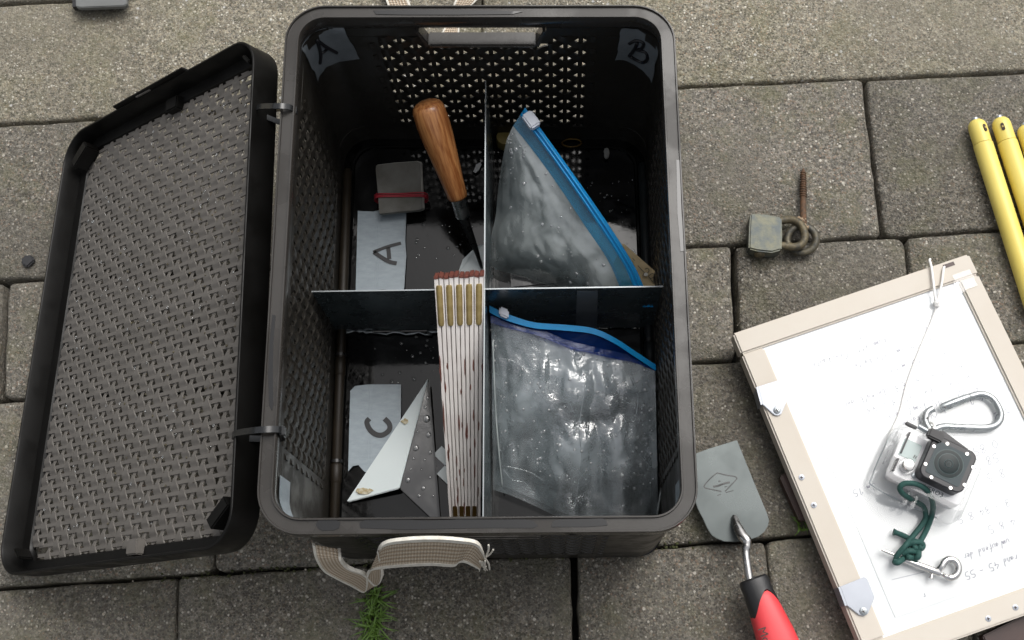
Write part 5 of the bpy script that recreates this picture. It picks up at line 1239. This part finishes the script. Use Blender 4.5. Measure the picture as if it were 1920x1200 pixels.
# ------------------------------------------------------------------ grey block at the far left, pebble, weeds
gb = thing('grey_block', un(190, 5, 0), 'flat grey block on the pale slab at the far left edge', 'block')
obj('top_plate', prism([un(142, 12, .014), un(150, 14, .014), un(232, 11, .014), un(238, 8, .014), un(236, -30, .014), un(140, -28, .014)], V3(0, 0, -.006)), M['greyblock'], gb, bevel=.0008)
obj('dark_base', prism([un(141, 20, .001), un(234, 16, .001), un(239, 10, .001), un(238, -24, .001), un(141, -22, .001)], V3(0, 0, .007)), M['black'], gb)
rg = random.Random(2)
P = [un(54 + 13 * math.cos(q) * rg.uniform(.7, 1.1), 491 + 13 * math.sin(q) * rg.uniform(.7, 1.1), .0) for q in (2 * math.pi * k / 8 for k in range(8))]
obj('pebble', prism(P, V3(0, 0, .004)), M['stone'], None, bevel=.0012, smooth='auto', label='small black stone chip on the paver left of the lid', cat='stone')
def tuft(px, py, n, hgt, spread, seed, label, ln=(0.2, -1)):
    rg = random.Random(seed); base = un(px, py, -0.004)
    t = thing('grass_tuft', base, label, 'grass')
    for k in range(n):
        off = V3(rg.uniform(-1, 1) * spread[0], rg.uniform(-1, 1) * spread[1], 0); b = base + off
        a = rg.uniform(0, 2 * math.pi); h = hgt * rg.uniform(.5, 1.1); lean = rg.uniform(.5, 1.3) * h
        d = V3(math.cos(a), math.sin(a), 0) * lean
        pts = [b, b + d * .3 + V3(0, 0, h * .55), b + d * .75 + V3(0, 0, h * .75), b + d * 1.15 + V3(0, 0, h * rg.uniform(.3, .7))]
        c = spline(pts, 4); s = nrm(np.cross(d, (0, 0, 1)))
        w0 = rg.uniform(.0007, .0013)
        e1 = [p + s * w0 * (1 - i / len(c)) for i, p in enumerate(c)]; e2 = [p - s * w0 * (1 - i / len(c)) for i, p in enumerate(c)]
        obj('blade', ribbon(e1, e2, .0003), M['grass'], t)
tuft(702, 1156, 120, .017, (.0065, .019), 6, 'bright green grass tuft growing in the joint below the strap')
tuft(1504, 985, 14, .012, (.004, .006), 16, 'sparse grass blades by the brown foot of the writing board')
sg_ = []
rg = random.Random(404)
for k in range(420):
    x, y = rg.uniform(-20, 1940), rg.uniform(-10, 1210)
    r = 0.0004 + 0.0011 * rg.random() ** 3
    sg_.append(drop(un(x, y, -0.0006), (rg.uniform(-.4, .4), rg.uniform(-.4, .4), 1), r, r * rg.uniform(.5, 1.0), 6))
obj('loose_grit', join(*sg_), M['sand'], paving, kind='stuff')
# moss crumbs along the joints
mo_ = []
rg = random.Random(77)
for k in range(200):
    if k % 3 != 2: x = rg.uniform(300, 1300); y = interp(SE[7], x) + rg.uniform(-8, 8)
    else: x = rg.uniform(690, 720) + rg.gauss(0, 6); y = rg.uniform(1050, 1210)
    mo_.append(drop(un(x, y, -.003), (rg.uniform(-.3, .3), rg.uniform(-.3, .3), 1), rg.uniform(.0006, .0020), rg.uniform(.001, .0035), 5))
obj('moss', join(*mo_), M['moss'], None, kind='stuff', label='moss crumbs in the paving joints', cat='moss')

for o in bpy.data.objects:
    if '_w' in o: del o['_w']
